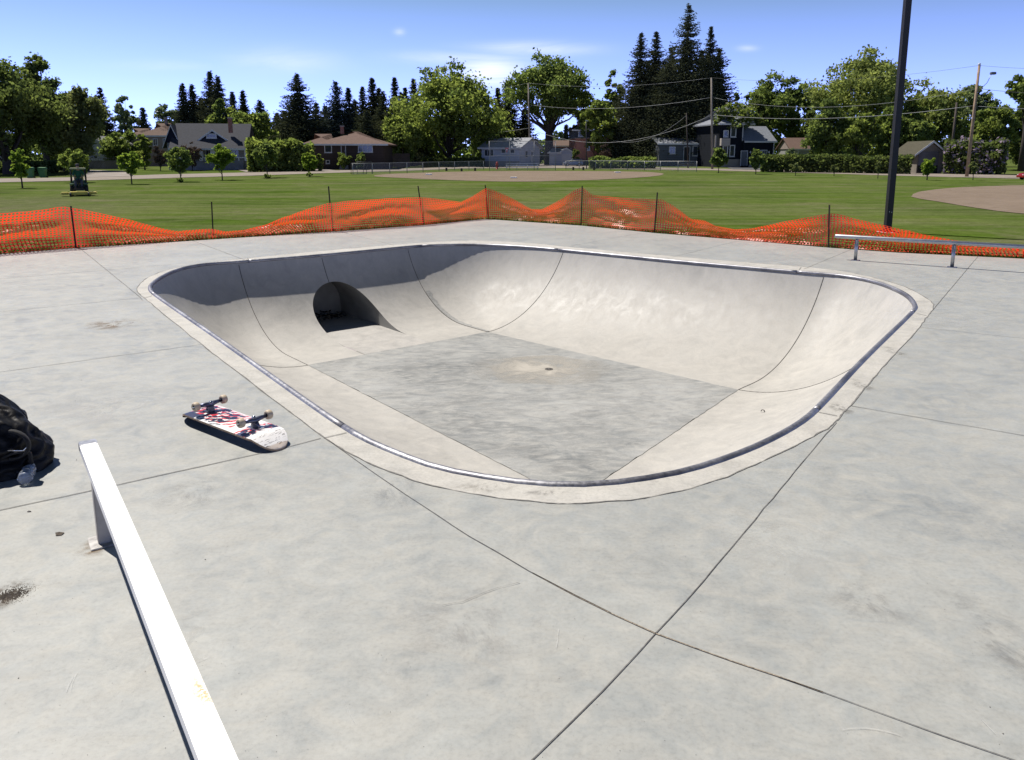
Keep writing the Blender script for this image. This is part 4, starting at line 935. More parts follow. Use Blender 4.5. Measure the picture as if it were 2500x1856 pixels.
# ---------------- trees: (label, u, Y, vtop, widthpx, ...)
D = decid
D('broadleaf_tree', 'huge dark broadleaf tree cut by the left edge of the picture', 20, 88, 148, 250, 'dark', .16, 40, 15000, seed=11, trunk=.5, ls=.26, vlow=385)
D('broadleaf_tree', 'tall dark broadleaf tree whose rounded top stands highest at far left', 118, 95, 130, 120, 'dark', .12, 30, 11000, seed=12, shape='column', trunk=.4, ls=.25, vlow=395)
D('broadleaf_tree', 'sunlit feathery olive tree right of the dark left trees, before a white house', 212, 98, 203, 122, 'olive', .2, 34, 10000, seed=13, shape='willow', trunk=.3, ls=.24, vlow=372)
D('shrub_tree', 'mid green bushy tree between the white house and the tan roofed house', 305, 112, 318, 95, 'green', .1, 18, 4500, seed=14, ls=.26, vlow=412)
D('shrub_tree', 'upright green bush beside the grey bungalow left corner', 354, 104, 325, 42, 'light', .1, 12, 2600, seed=15, shape='column', ls=.24, vlow=405)
D('broadleaf_tree', 'pale airy poplar far behind the tan roofed house', 312, 165, 227, 50, 'pale', .3, 16, 2800, seed=16, shape='column', ls=.4)
D('broadleaf_tree', 'small pale poplar leaning out right of the airy one', 336, 168, 252, 40, 'pale', .3, 10, 1200, seed=17, ls=.4)
D('broadleaf_tree', 'pale thin tree seen over the tan roof beside the chimney', 418, 165, 245, 62, 'pale', .3, 18, 2600, seed=18, ls=.4)
spruce('small dark spruce pointing up behind the tan roof', 360, 160, 262, 44, seed=19)
spruce('dark spruce half hidden behind the feathery olive tree', 262, 125, 214, 60, seed=20)
for a in (('left spruce of the dark row above the grey roof', 460, 150, 203, 58, 21), ('second spruce of the dark row above the grey roof', 482, 152, 205, 52, 22),
          ('tallest dense spruce above the middle of the grey roof', 527, 150, 173, 84, 23), ('spruce touching the right flank of the tallest one above the grey roof', 545, 148, 182, 70, 24),
          ('thin small spruce between the tall grey roof pair and the blue spruce', 578, 170, 223, 40, 25), ('small spruce right of the thin one, over the round green tree', 603, 172, 221, 46, 26),
          ('blunt blue green spruce with several tips left of the big lone spruce', 643, 155, 244, 80, 27), ('short dark spruce tucked beside the blunt blue green one', 682, 160, 276, 46, 28),
          ('big lone dark spruce rising behind the clipped hedge', 735, 140, 180, 122, 29), ('low spruce in the right shadow of the big lone spruce', 778, 158, 250, 56, 30)):
    spruce(a[0], a[1], a[2], a[3], a[4], 'blue' if a[5] in (25, 27, 28, 30) else 'spruce', seed=a[5])
spruce('open branched grey blue spruce behind the brown bungalow chimney', 827, 140, 199, 70, 'blue', seed=31, gap=.18, dens=.9, droop=-.12, power=.7)
spruce('narrow grey blue spruce right of the open branched one', 857, 142, 211, 46, 'blue', seed=32, gap=.12)
for a in (('ragged spruce with a broken tip left of the pole row', 891, 138, 210, 44, 33), ('tall pointed spruce in the middle of the wall of spruces', 915, 140, 185, 52, 34),
          ('stout low spruce between the two tall pointed ones', 940, 134, 222, 66, 35), ('tall spruce with a thin layered top above the wall of spruces', 969, 142, 187, 50, 36),
          ('short spruce just left of the big green elm', 994, 138, 211, 40, 37), ('rightmost pointed spruce beside the big green elm', 1014, 144, 191, 52, 38),
          ('broad low spruce skirt behind the brown bungalow right end', 900, 126, 268, 90, 39), ('broad low spruce skirt behind the transformer pole', 955, 128, 262, 90, 40)):
    spruce(a[0], a[1], a[2], a[3], a[4], seed=a[5], gap=.06)
D('broadleaf_tree', 'yellow green rounded tree behind the grey roof chimney', 560, 128, 262, 110, 'light', .2, 24, 5000, seed=41, ls=.3, vlow=372)
D('broadleaf_tree', 'narrow green tree top poking over the grey roof', 546, 126, 232, 42, 'green', .4, 12, 2200, seed=42, shape='column', ls=.3)
D('broadleaf_tree', 'wide green rounded tree between the grey bungalow and the hedge', 618, 122, 268, 120, 'light', .15, 28, 7000, seed=43, ls=.28, vlow=385)
D('broadleaf_tree', 'huge layered green elm standing behind the infield', 1098, 128, 152, 232, 'light', .16, 52, 18000, seed=44, shape='egg', trunk=.5, ls=.32, vlow=392, nb=16)
D('broadleaf_tree', 'lower bright green tree against the left foot of the huge elm', 985, 120, 272, 96, 'light', .12, 24, 6000, seed=45, ls=.28, vlow=392)
D('broadleaf_tree', 'dark leafy tree filling the right foot of the huge elm', 1175, 138, 250, 80, 'green', .15, 20, 5000, seed=46, ls=.3, vlow=390)
spruce('left of two dark spruces beyond the white house roof', 1216, 165, 213, 46, seed=47)
spruce('right and taller of two dark spruces beyond the white house roof', 1239, 162, 198, 62, seed=48, power=.7)
spruce('tiny distant spruce tip beside the huge elm', 1191, 220, 233, 26, seed=49)
spruce('dark spruce behind the street light pole and white house', 1281, 160, 262, 58, seed=50)
D('broadleaf_tree', 'low green tree behind the white house roof ridge', 1232, 155, 305, 62, 'light', .2, 14, 3200, seed=51, ls=.3)
D('broadleaf_tree', 'tall open elm with a bare forked trunk beside the garage', 1340, 142, 134, 178, 'green', .36, 48, 14000, seed=52, shape='egg', trunk=.75, ls=.32, vlow=298, nb=18, sparse=.05)
D('broadleaf_tree', 'bright green leafy tree in front of the brick house', 1462, 132, 236, 92, 'light', .2, 26, 6500, seed=53, ls=.28, vlow=385, nb=12)
D('broadleaf_tree', 'slim airy green tree between the brick house and the giant spruces', 1497, 150, 175, 64, 'green', .25, 20, 4500, seed=54, shape='column', ls=.32, vlow=350)
D('broadleaf_tree', 'green broadleaf mass linking the open elm and the brick house tree', 1420, 150, 225, 60, 'green', .3, 16, 3500, seed=55, ls=.3, vlow=310)
D('broadleaf_tree', 'pale distant tree seen under the open elm canopy', 1362, 230, 318, 46, 'pale', .1, 12, 1800, seed=56, ls=.5)
spruce('tiny distant spruce seen under the open elm canopy', 1381, 215, 306, 24, 'blue', seed=57)
D('broadleaf_tree', 'distant green tree beside the brick house under the open elm', 1398, 200, 305, 36, 'green', .1, 10, 1600, seed=58, ls=.45)
for a in (('leftmost giant spruce of the tall group, thin pointed top', 1556, 135, 78, 104, 61, .8), ('second giant spruce of the tall group, dense narrow top', 1592, 137, 77, 92, 62, .75),
          ('tallest giant spruce, highest treetop in the whole row', 1667, 134, 9, 168, 63, .85), ('giant spruce close behind the tallest one, pointed at its right', 1721, 138, 64, 84, 64, .8),
          ('wide branched giant spruce closing the tall group at the right', 1742, 132, 116, 108, 65, .7), ('dark lower spruce filling the gap at the foot of the tall group', 1625, 131, 150, 110, 66, .6)):
    spruce(a[0], a[1], a[2], a[3], a[4], seed=a[5], dens=1.25, power=a[6], z0f=.02, gap=.03)
for a in (('low spruce squeezed between the first two pairs above the grey roof', 502, 153, 238, 70, 301), ('low spruce left foot of the big lone spruce', 700, 146, 272, 70, 302), ('low spruce between the lone spruce and the open branched one', 800, 150, 258, 60, 303),
          ('low dark spruce behind the brown bungalow roof ridge', 872, 145, 244, 66, 304), ('mid height spruce behind the stout low one', 930, 146, 214, 60, 305), ('mid height spruce left of the short one by the elm', 984, 147, 224, 60, 306),
          ('dark low spruce under the right of two spruces beyond the white house', 1228, 158, 262, 80, 307), ('dark filling spruce between the first two giant spruces', 1576, 140, 150, 120, 308), ('dark filling spruce left of the tallest giant spruce', 1630, 139, 112, 110, 309),
          ('dark filling spruce between the tallest giant and the wide branched one', 1702, 140, 118, 120, 310), ('lowest spruce at the left foot of the tall group', 1545, 133, 215, 110, 311)):
    spruce(a[0], a[1], a[2], a[3], a[4], seed=a[5], dens=1.1, gap=.03)
D('broadleaf_tree', 'leafy green tree joining the open elm to the slim airy tree', 1440, 146, 262, 70, 'green', .15, 18, 4200, seed=312, ls=.3, vlow=350)
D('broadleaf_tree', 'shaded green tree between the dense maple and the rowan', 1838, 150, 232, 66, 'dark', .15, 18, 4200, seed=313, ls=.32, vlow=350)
D('broadleaf_tree', 'light green tree right behind the black light pole', 2215, 116, 236, 70, 'light', .15, 18, 4600, seed=314, ls=.26, vlow=350)
D('broadleaf_tree', 'green tree filling between the pale blossoming tree and right edge', 2400, 122, 226, 80, 'green', .15, 20, 5000, seed=315, ls=.28, vlow=370)
D('broadleaf_tree', 'green tree linking the two dark trees at far left', 160, 100, 178, 70, 'dark', .15, 20, 5600, seed=316, ls=.25, vlow=395)
D('rowan_tree', 'rowan with white blossom before the dark house corner', 1785, 118, 246, 96, 'light', .5, 22, 4200, seed=67, ls=.26, vlow=322, flowers=('white', .10, 1.0), trunk=.16)
D('broadleaf_tree', 'bluish green tree top beyond the dark house roof', 1792, 165, 228, 34, 'green', .3, 10, 1600, seed=68, ls=.35)
D('broadleaf_tree', 'dense round dark green maple behind the dark house', 1878, 160, 178, 140, 'green', .15, 36, 9500, seed=69, ls=.36, vlow=372)
D('broadleaf_tree', 'second dense green maple half hidden behind the willow like tree', 1955, 158, 182, 100, 'green', .15, 26, 6500, seed=70, ls=.36, vlow=372)
D('broadleaf_tree', 'very wide light green tree with an airy crown left of the black light pole', 2098, 118, 116, 212, 'yellow', .2, 48, 13500, seed=71, shape='egg', ls=.28, vlow=330, nb=18, sparse=.1)
D('willow_tree', 'soft green drooping tree above the clipped hedge', 2012, 106, 238, 112, 'green', .08, 30, 9000, seed=72, shape='cone', ls=.22, vlow=392)
D('broadleaf_tree', 'bright leafy tree right of the soft drooping one', 2085, 104, 265, 90, 'light', .12, 24, 6000, seed=73, ls=.24, vlow=378)
D('broadleaf_tree', 'green tree behind the foot of the black light pole', 2165, 104, 262, 100, 'light', .1, 26, 7000, seed=74, ls=.24, vlow=398)
D('broadleaf_tree', 'low bright tree overhanging the old garage roof', 2222, 102, 292, 88, 'green', .1, 24, 6000, seed=75, ls=.24, vlow=352)
spruce('dark spruce standing inside the airy crown by the black pole', 2172, 130, 178, 46, seed=76)
spruce('tiny spruce tip right of the black light pole', 2226, 180, 219, 20, seed=77)
D('broadleaf_tree', 'rounded yellow green tree behind the old garage', 2278, 120, 212, 150, 'yellow', .12, 36, 10000, seed=78, ls=.28, vlow=372)
D('broadleaf_tree', 'pale blossoming tree behind the leaning wooden pole', 2352, 124, 203, 110, 'pale', .15, 30, 7500, seed=79, ls=.28, vlow=372)
D('broadleaf_tree', 'green leafy tree right of the leaning wooden pole', 2420, 104, 240, 96, 'light', .1, 28, 8000, seed=80, ls=.24, vlow=382)
D('broadleaf_tree', 'tall dark trunked tree leaning over the right edge of the picture', 2492, 98, 174, 100, 'green', .5, 28, 7000, seed=81, ls=.24, vlow=262, trunk=.32)
D('broadleaf_tree', 'dark green lower tree at the far right edge', 2490, 106, 250, 84, 'dark', .1, 24, 6500, seed=82, ls=.24, vlow=400)
# far background mass so the skyline has no holes (each is a countable tree)
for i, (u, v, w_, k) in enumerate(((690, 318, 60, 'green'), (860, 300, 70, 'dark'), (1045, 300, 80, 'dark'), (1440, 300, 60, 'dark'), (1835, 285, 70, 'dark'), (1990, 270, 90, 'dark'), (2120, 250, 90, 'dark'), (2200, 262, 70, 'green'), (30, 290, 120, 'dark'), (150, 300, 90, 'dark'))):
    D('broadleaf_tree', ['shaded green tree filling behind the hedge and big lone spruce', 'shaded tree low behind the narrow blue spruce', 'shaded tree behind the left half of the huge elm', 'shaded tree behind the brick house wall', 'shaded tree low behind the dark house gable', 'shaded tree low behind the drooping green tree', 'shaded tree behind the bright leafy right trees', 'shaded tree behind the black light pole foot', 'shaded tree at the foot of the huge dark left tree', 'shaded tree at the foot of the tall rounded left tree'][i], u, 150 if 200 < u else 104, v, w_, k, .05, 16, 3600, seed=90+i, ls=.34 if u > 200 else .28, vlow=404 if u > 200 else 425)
# hedges and shrubs
leafbox('hedge', 'tall loose green hedge between the grey and brown bungalows', 'hedge', (604, 765, 3), 97, 352, 3.2, 'light', 9000, 101, .26, .22)
leafbox('hedge', 'clipped dark green hedge along the road at right', 'hedge', (1858, 2072, -4), 96, 381, 1.6, 'dark', 9000, 102, .17, .05)
leafbox('hedge', 'dark hedge continuing past the garage drive at right', 'hedge', (2060, 2225, -4), 92, 384, 1.6, 'dark', 6000, 103, .18, .12)
leafbox('lilac_bush', 'lilac bushes in purple bloom between the wooden pole and the right edge', 'bush', (2300, 2452, -3), 90, 350, 3.2, 'dark', 9000, 104, .19, .2, ('lilac', .22, 1.1))
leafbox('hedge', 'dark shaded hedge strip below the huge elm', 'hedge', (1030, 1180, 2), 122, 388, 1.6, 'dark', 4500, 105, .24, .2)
leafbox('hedge', 'shaded bushes in front of the brick house and giant spruces', 'hedge', (1440, 1600, -2), 112, 387, 2, 'green', 5500, 106, .23, .35)
leafbox('hedge', 'dark undergrowth along the left edge beneath the huge dark tree', 'hedge', (-60, 150, 2), 90, 398, 2, 'dark', 5500, 107, .22, .3)
for i, (u, Y, v, w_, kd, lb) in enumerate(((838, 104, 367, 40, 'light', 'round green bush below the brown bungalow window'), (882, 104, 373, 28, 'green', 'smaller green bush right of the bungalow door'), (780, 99, 378, 20, 'light', 'pale little bush by the bungalow corner'),
        (1407, 128, 362, 24, 'dark', 'clipped dark bush by the brick house corner'), (1930, 108, 352, 26, 'pale', 'pale grey green shrub before the dark house gable'), (1350, 138, 386, 18, 'bright', 'small bright bush beside the white garage'))):
    D('bush', lb, u, Y, v, w_, kd, .02, 10, 1500, seed=120+i, cat='bush', ls=.2, trunk=.05)
for i, (u, v, w_) in enumerate(((392, 352, 44), (470, 343, 50), (1478, 352, 34))):
    D('bush', ['leafless brown shrub left of the grey porch', 'brown twiggy shrub in front of the grey porch', 'vase shaped brown shrub against the brick wall'][i], u, 100 if u < 1000 else 122, v, w_, 'brown', .1, 12, 1500, seed=130+i, cat='bush', ls=.14, trunk=.05, shape='vase', nb=12)
# young trees on the field
YT = [(55, 459, 357, 34, 'bright', 'column', 'slender young tree nearest the left edge, by the green bins'), (187, 446, 360, 58, 'light', 'round', 'bushy young tree directly behind the mower'), (322, 450, 365, 42, 'bright', 'egg', 'loose young tree right of the mower'),
      (442, 444, 355, 52, 'green', 'round', 'round headed young tree before the grey porch'), (543, 440, 350, 48, 'bright', 'egg', 'bright open young tree before the porch right bay'), (653, 434, 347, 46, 'green', 'egg', 'young tree standing in front of the tall hedge'),
      (756, 431, 371, 32, 'bright', 'egg', 'small bright young tree at the hedge right end'), (1754, 422, 359, 34, 'green', 'egg', 'young tree beside the middle wooden pole'), (1845, 426, 364, 32, 'green', 'round', 'young tree before the hedge left end'),
      (2263, 440, 383, 28, 'bright', 'round', 'small young tree in front of the old garage')]
for i, (u, vb, vt, w_, kd, sh, lb) in enumerate(YT):
    q = GF(u, vb); D('young_tree', lb, u, q.y, vt, w_*1.15, kd, .24, 20, 2600 if w_ > 40 else 1700, seed=140+i, cat='young tree', group='young trees planted along the road', ls=q.y*.0020, shape=sh, trunk=.05, nb=7)
for i, (u, vb, vt, w_) in enumerate(((1942, 429, 396, 34), (2036, 430, 402, 22), (2143, 436, 390, 14), (2375, 440, 392, 24), (826, 408, 364, 10), (959, 403, 372, 9))):
    q = GF(u, vb); D('young_tree', ['sparse young shrub tree before the middle of the hedge', 'thin bare sapling right of the sparse shrub tree', 'thin sapling just left of the black light pole', 'sparse dark sapling right of the leaning wooden pole', 'narrow column sapling before the brown bungalow bush', 'narrow column sapling left of the transformer pole'][i], u, q.y, vt, w_, 'olive' if i < 4 else 'green', .25, 8, 260 if i < 4 else 500, seed=155+i, cat='young tree', group='young trees planted along the road', ls=q.y*.002, shape='vase' if i < 4 else 'column', trunk=.035, nb=8)
# tufts at the feet of some young trees
for u, vb, lb in ((441, 446, 'leafy suckers at the foot of the round headed young tree'), (653, 436, 'leafy suckers at the foot of the young tree by the tall hedge'), (756, 432, 'leafy suckers at the foot of the small bright young tree')):
    q = GF(u, vb); D('bush', lb, u, q.y-.3, vb-13, 16, 'green', .01, 6, 300, seed=int(u), cat='bush', ls=.1, trunk=.02)
# ---------------- houses
def wmat(n, c, r_=.85, var=.08): return mat(n, c, r_, 0, var, .8)
glassM, nt_, b_ = newmat('window_glass'); b_.inputs['Base Color'].default_value = (.03, .04, .05, 1); b_.inputs['Roughness'].default_value = .08; b_.inputs['Specular IOR Level'].default_value = .8
def siding(name, c, pitch=.18):
    m, nt, b = newmat(name); tc_3 = nd(nt, 'ShaderNodeTexCoord'); sp = nd(nt, 'ShaderNodeSeparateXYZ'); nt.links.new(tc_3.outputs['Object'], sp.inputs[0])
    mo = nd(nt, 'ShaderNodeMath', operation='PINGPONG'); mo.inputs[1].default_value = pitch; nt.links.new(sp.outputs[2], mo.inputs[0])
    k = ramp(nt, mo.outputs[0], [(0, (.55,)*3), (.03, (1,)*3)]); v = coords(nt)
    c0 = ramp(nt, noi(nt, v, .9, 5), [(.3, tuple(x*.9 for x in c)), (.7, tuple(x*1.1 for x in c))])
    nt.links.new(mixc(nt, 1.0, c0, k, 'MULTIPLY'), b.inputs['Base Color']); b.inputs['Roughness'].default_value = .95; b.inputs['Specular IOR Level'].default_value = .15; return m
def shingle(name, c):
    m, nt, b = newmat(name); v = coords(nt, (1, 1, 2))
    c0 = ramp(nt, noi(nt, v, 3.5, 7, .75), [(.3, tuple(x*.72 for x in c)), (.7, tuple(x*1.25 for x in c))]); nt.links.new(c0, b.inputs['Base Color']); b.inputs['Roughness'].default_value = .92
    b.inputs['Specular IOR Level'].default_value = .2; bump(nt, b, noi(nt, v, 9, 3), .5, .03); return m
def brick(name, c):
    m, nt, b = newmat(name); tx = nd(nt, 'ShaderNodeTexBrick'); tx.inputs['Color1'].default_value = (*c, 1); tx.inputs['Color2'].default_value = (c[0]*.75, c[1]*.7, c[2]*.7, 1); tx.inputs['Mortar'].default_value = (.3, .27, .24, 1); tx.inputs['Scale'].default_value = 2.2
    mp_ = nd(nt, 'ShaderNodeMapping'); mp_.inputs['Rotation'].default_value = (R(90), 0, 0); tg_ = nd(nt, 'ShaderNodeTexCoord'); nt.links.new(tg_.outputs['Object'], mp_.inputs[0]); nt.links.new(mp_.outputs[0], tx.inputs[0])
    nt.links.new(tx.outputs[0], b.inputs['Base Color']); b.inputs['Roughness'].default_value = .9; return m
trimW = wmat('trim_white', (.55, .55, .53)); brickM = brick('brick_red', (.26, .085, .05)); brickO = brick('brick_orange', (.40, .15, .085)); cinM = wmat('foundation', (.28, .26, .23))
class House:
    """local frame: origin on the ground at image column u, distance Y; x to the right, y away; heights read from image rows"""
    def __init__(s, name, label, u, Y, rot=0, cat='house', vbase=None):
        s.Y = Y; s.loc = at(u, Y); s.u = u; s.rot = R(rot); s.k = ppm(Y)
        s.t = thing(name, label, cat, s.loc, s.rot); s.cat = cat
    def x(s, u): return (u-s.u)/s.k/math.cos(s.rot)
    def z(s, v): return zv(v, s.Y)-s.loc.z
    def wall(s, x0, x1, y0, y1, z0, z1, m, name='wall'): return MB().box(x0, x1, y0, y1, z0-.3 if z0 <= 0 else z0, z1).build(name, m, s.t)
    def gable_x(s, x0, x1, y0, y1, ze, zr, m, gm, ov=.5, th=.18, yr=None, name='roof'):      # ridge along x
        yr = (y0+y1)/2 if yr is None else yr; sl = (zr-ze)/(yr-y0); s2 = (zr-ze)/(y1-yr); mb = MB()
        mb.prism([(x0-ov, y0-ov, ze-sl*ov), (x0-ov, yr, zr), (x0-ov, yr, zr+th), (x0-ov, y0-ov, ze-sl*ov+th)], (x1-x0+2*ov, 0, 0))
        mb.prism([(x0-ov, y1+ov, ze-s2*ov), (x0-ov, yr+.002, zr), (x0-ov, yr+.002, zr+th), (x0-ov, y1+ov, ze-s2*ov+th)], (x1-x0+2*ov, 0, 0))
        r_ = mb.build(name, m, s.t); g = MB()
        for xa in (x0+.003, x1-.103): g.prism([(xa, y0+.05, ze), (xa, y1-.05, ze), (xa, yr, zr-.02)], (.1, 0, 0))
        g.build('gable', gm, s.t); MB().box(x0-ov-.02, x1+ov+.02, y0-ov-.06, y0-ov-.005, ze-sl*ov-.04, ze-sl*ov+th+.02).build('fascia', trimW, r_); return r_
    def gable_y(s, x0, x1, y0, y1, ze, zr, m, gm, ov=.4, th=.16, name='roof', xr=None):      # ridge away from viewer
        xr = (x0+x1)/2 if xr is None else xr; mb = MB()
        for xe, sg in ((x0, -1), (x1, 1)):
            sl = (zr-ze)/abs(xr-xe); o_ = sg*ov
            mb.prism([(xe+o_, y0-ov, ze-sl*ov), (xr+sg*.002, y0-ov, zr), (xr+sg*.002, y0-ov, zr+th), (xe+o_, y0-ov, ze-sl*ov+th)], (0, y1-y0+2*ov, 0))
        r_ = mb.build(name, m, s.t); MB().prism([(x0+.05, y0+.02, ze), (x1-.05, y0+.02, ze), (xr, y0+.02, zr-.02)], (0, .1, 0)).build('gable', gm, s.t)
        f = MB()
        for xe, sg in ((x0, -1), (x1, 1)):
            sl = (zr-ze)/abs(xr-xe); f.prism([(xe+sg*ov, y0-ov-.05, ze-sl*ov-.08), (xr, y0-ov-.05, zr-.08), (xr, y0-ov-.05, zr+th), (xe+sg*ov, y0-ov-.05, ze-sl*ov+th)], (0, .045, 0))
        f.build('fascia', trimW, r_); return r_
    def hip(s, x0, x1, y0, y1, ze, zr, m, ov=.6, inset=None, name='roof'):
        ym = (y0+y1)/2; i_ = inset or (y1-y0)/2; X0, X1, Y0, Y1 = x0-ov, x1+ov, y0-ov, y1+ov
        v = [(X0, Y0, ze), (X1, Y0, ze), (X1, Y1, ze), (X0, Y1, ze), (X0+i_+ov, ym, zr), (X1-i_-ov, ym, zr), (X0, Y0, ze-.18), (X1, Y0, ze-.18), (X1, Y1, ze-.18), (X0, Y1, ze-.18)]
        r_ = MB().add(v, [(0, 1, 5, 4), (1, 2, 5), (2, 3, 4, 5), (3, 0, 4), (0, 6, 7, 1), (1, 7, 8, 2), (2, 8, 9, 3), (3, 9, 6, 0), (6, 9, 8, 7)]).build(name, m, s.t)
        MB().box(X0-.03, X1+.03, Y0-.06, Y0-.005, ze-.2, ze+.03).build('fascia', trimW, r_); return r_
    def window(s, u0, u1, v0, v1, y=0, m=trimW, mull=1, fr=.10, side=None):
        x0, x1 = s.x(u0), s.x(u1); z0, z1 = s.z(v1), s.z(v0); mb = MB()
        mb.box(x0, x0+fr, y-.07, y+.03, z0, z1).box(x1-fr, x1, y-.07, y+.03, z0, z1).box(x0+fr, x1-fr, y-.07, y+.03, z1-fr, z1).box(x0+fr, x1-fr, y-.07, y+.03, z0, z0+fr)
        for k in range(1, mull+1):
            xx = x0+(x1-x0)*k/(mull+1); mb.box(xx-.03, xx+.03, y-.06, y+.02, z0+fr, z1-fr)
        mb.box(x0-.05, x1+.05, y-.12, y-.071, z0-.06, z0)
        w_ = mb.build('window', m, s.t); MB().box(x0+fr, x1-fr, y-.035, y-.015, z0+fr, z1-fr).build('pane', glassM, w_); return w_
    def door(s, u0, u1, v0, v1, y=0, m=None, frm=trimW):
        x0, x1 = s.x(u0), s.x(u1); z0, z1 = s.z(v1), s.z(v0)
        d = MB().box(x0+.08, x1-.08, y-.05, y-.01, z0, z1-.08).build('door', m or wmat('door_grey', (.12, .13, .14)), s.t)
        MB().box(x0, x0+.08, y-.08, y+.02, z0, z1).box(x1-.08, x1, y-.08, y+.02, z0, z1).box(x0+.08, x1-.08, y-.08, y+.02, z1-.08, z1).build('door_frame', frm, d)
        MB().cyl((x1-.2, y-.12, (z0+z1)/2-.05), .035, .08, 'y', 8).build('handle', steelM, d); return d
    def chimney(s, u0, u1, v0, v1, y, m=brickM, roof=None):
        x0, x1 = s.x(u0), s.x(u1); w_ = x1-x0; z0, z1 = s.z(v1), s.z(v0)
        c = MB().box(x0, x1, y, y+w_, z0, z1-.15).build('chimney', m, roof or s.t); MB().box(x0-.07, x1+.07, y-.07, y+w_+.07, z1-.15, z1).build('chimney_cap', cinM, c if not roof else roof); return c
# A grey bungalow with porch
h = House('bungalow', 'grey bungalow with dark shingle roof, small front dormer and white porch', 436, 102, 12)
greyS = siding('siding_grey', (.30, .33, .36)); roofA = shingle('shingle_slate', (.052, .055, .064)); navyS = siding('siding_navy', (.018, .020, .034)); stoneM = wmat('porch_stone', (.22, .22, .22), .9, .25)
xl, xr_ = h.x(438), h.x(584); ze = h.z(357); zr = h.z(301)
h.wall(xl, xr_, 2.6, 10, 0, ze+.15, siding('siding_porch', (.34, .33, .28)))
rf = h.gable_x(xl-.2, xr_, 0, 10, ze, zr, roofA, navyS, ov=.8, yr=4.9)
h.wall(xl, xr_, .1, .5, 0, h.z(393), stoneM, 'porch_wall')
for u0, u1 in ((484, 493), (510, 521), (588, 596), (438, 446)): MB().box(h.x(u0), h.x(u1), .08, .48, h.z(393), ze-.02).build('porch_post', wmat('porch_white', (.75, .75, .74)), h.t)
m = MB()
for a, b_ in ((484, 510), (560, 588)): m.box(h.x(a), h.x(b_), .12, .2, h.z(386), h.z(384)); m.box(h.x((a+b_)/2)-.06, h.x((a+b_)/2)+.06, .14, .22, h.z(393), h.z(386))
m.build('porch_rail', MATS['porch_white'], h.t)
h.door(519, 530, 363, 400, 2.55); h.window(545, 570, 362, 385, 2.58, mull=2); h.window(492, 506, 362, 385, 2.58)
dx0, dx1 = h.x(482), h.x(548); zd0, zd1 = h.z(343), h.z(318)
dm = h.gable_y(dx0, dx1, 1.3, 5, zd0, zd1, roofA, navyS, ov=.3, name='dormer_roof')
MB().box(dx0+.05, dx1-.05, 1.33, 4.5, zd0-.5, zd0).build('dormer_wall', navyS, h.t); h.window(500, 524, 325, 337, 1.30, mull=2, fr=.14)
h.chimney(551, 560, 284, 323, 1.6, brickM, rf)
h2 = h.gable_y(h.x(405), h.x(438), 1.5, 9, h.z(348), h.z(306), roofA, navyS, ov=.3, name='side_roof'); h.wall(h.x(408), h.x(438)-.01, 1.8, 9, 0, h.z(348), greyS)
# B tan roofed house behind
h = House('house', 'two storey tan stucco house with brown hipped roof and chimney, far left', 316, 126, 8)
tanS = wmat('stucco_tan', (.26, .21, .18)); roofB = shingle('shingle_brown', (.13, .09, .072))
h.wall(h.x(342), h.x(425), 0, 9, 0, h.z(331), tanS); rf = h.hip(h.x(342), h.x(425), 0, 9, h.z(331), h.z(298), roofB, .5, 4.0); h.wall(h.x(312), h.x(342)-.02, 2, 8, 0, h.z(333), tanS); h.hip(h.x(305), h.x(350), 2, 8, h.z(330), h.z(311), roofB, .3, 2.9, 'side_roof')
h.chimney(388, 394, 283, 305, 4, wmat('chimney_tan', (.25, .19, .17)), rf); h.window(375, 386, 338, 356, 0, mull=1); h.window(398, 409, 338, 356, 0, mull=1)
m = MB(); q = Vector((h.x(376), 3, h.z(302))); m.tube([q, q+Vector((0, 0, 2.2))], .03, 5).tube([q+Vector((-.4, 0, 2.1)), q+Vector((.7, 0, 2.1))], .02, 5)
for k in range(4): m.tube([q+Vector((-.3+.28*k, -.35, 2.1)), q+Vector((-.3+.28*k, .35, 2.1))], .015, 5)
m.build('roof_aerial', steelM, h.t)
# C white house and board fence at left
h = House('house', 'white house mostly hidden behind the feathery olive tree', 205, 112, 0); whS = siding('siding_white', (.50, .52, .55))
h.wall(h.x(196), h.x(273), 0, 8, 0, h.z(361), whS); h.gable_y(h.x(196), h.x(273), 0, 8, h.z(361), h.z(334), shingle('shingle_grey', (.22, .22, .22)), whS, .4); h.window(222, 242, 378, 388, 0); h.window(252, 262, 366, 382, 0)
def plank_fence(name, label, u0, u1, Y0, Y1, vt, c, lattice=False):
    a, b = at(u0, Y0), at(u1, Y1); L = (b-a).length; Hh = zv(vt, Y0)-a.z; t = thing(name, label, 'fence', a, math.atan2(b.y-a.y, b.x-a.x)); m = MB(); n = int(L/.16); m_ = wmat(name+'_wood'+str(u0), c, .9, .3)
    for k in range(n): m.box(k*L/n, (k+.9)*L/n, 0, .025, .03, Hh+.02*math.sin(k*7.1))
    m.build('boards', m_, t); n2 = max(2, int(L/2.4))
    for k in range(n2+1): MB().box(k*L/n2-.05, k*L/n2+.05, .03, .13, -.2, Hh+(.35 if lattice else .05)).build('post', m_, t)
    r_ = MB().box(0, L, .028, .07, Hh*.2, Hh*.2+.1).box(0, L, .028, .07, Hh*.8, Hh*.8+.1)
    if lattice:
        r_.box(0, L, .03, .06, Hh+.28, Hh+.33)
        for k in range(int(L/.3)): r_.box(k*.3, k*.3+.04, .03, .05, Hh, Hh+.28)
    r_.build('rail', m_, t)
plank_fence('board_fence', 'grey brown board fence with lattice top left of the mower driveway', 212, 305, 106, 108, 392, (.16, .14, .125), True)
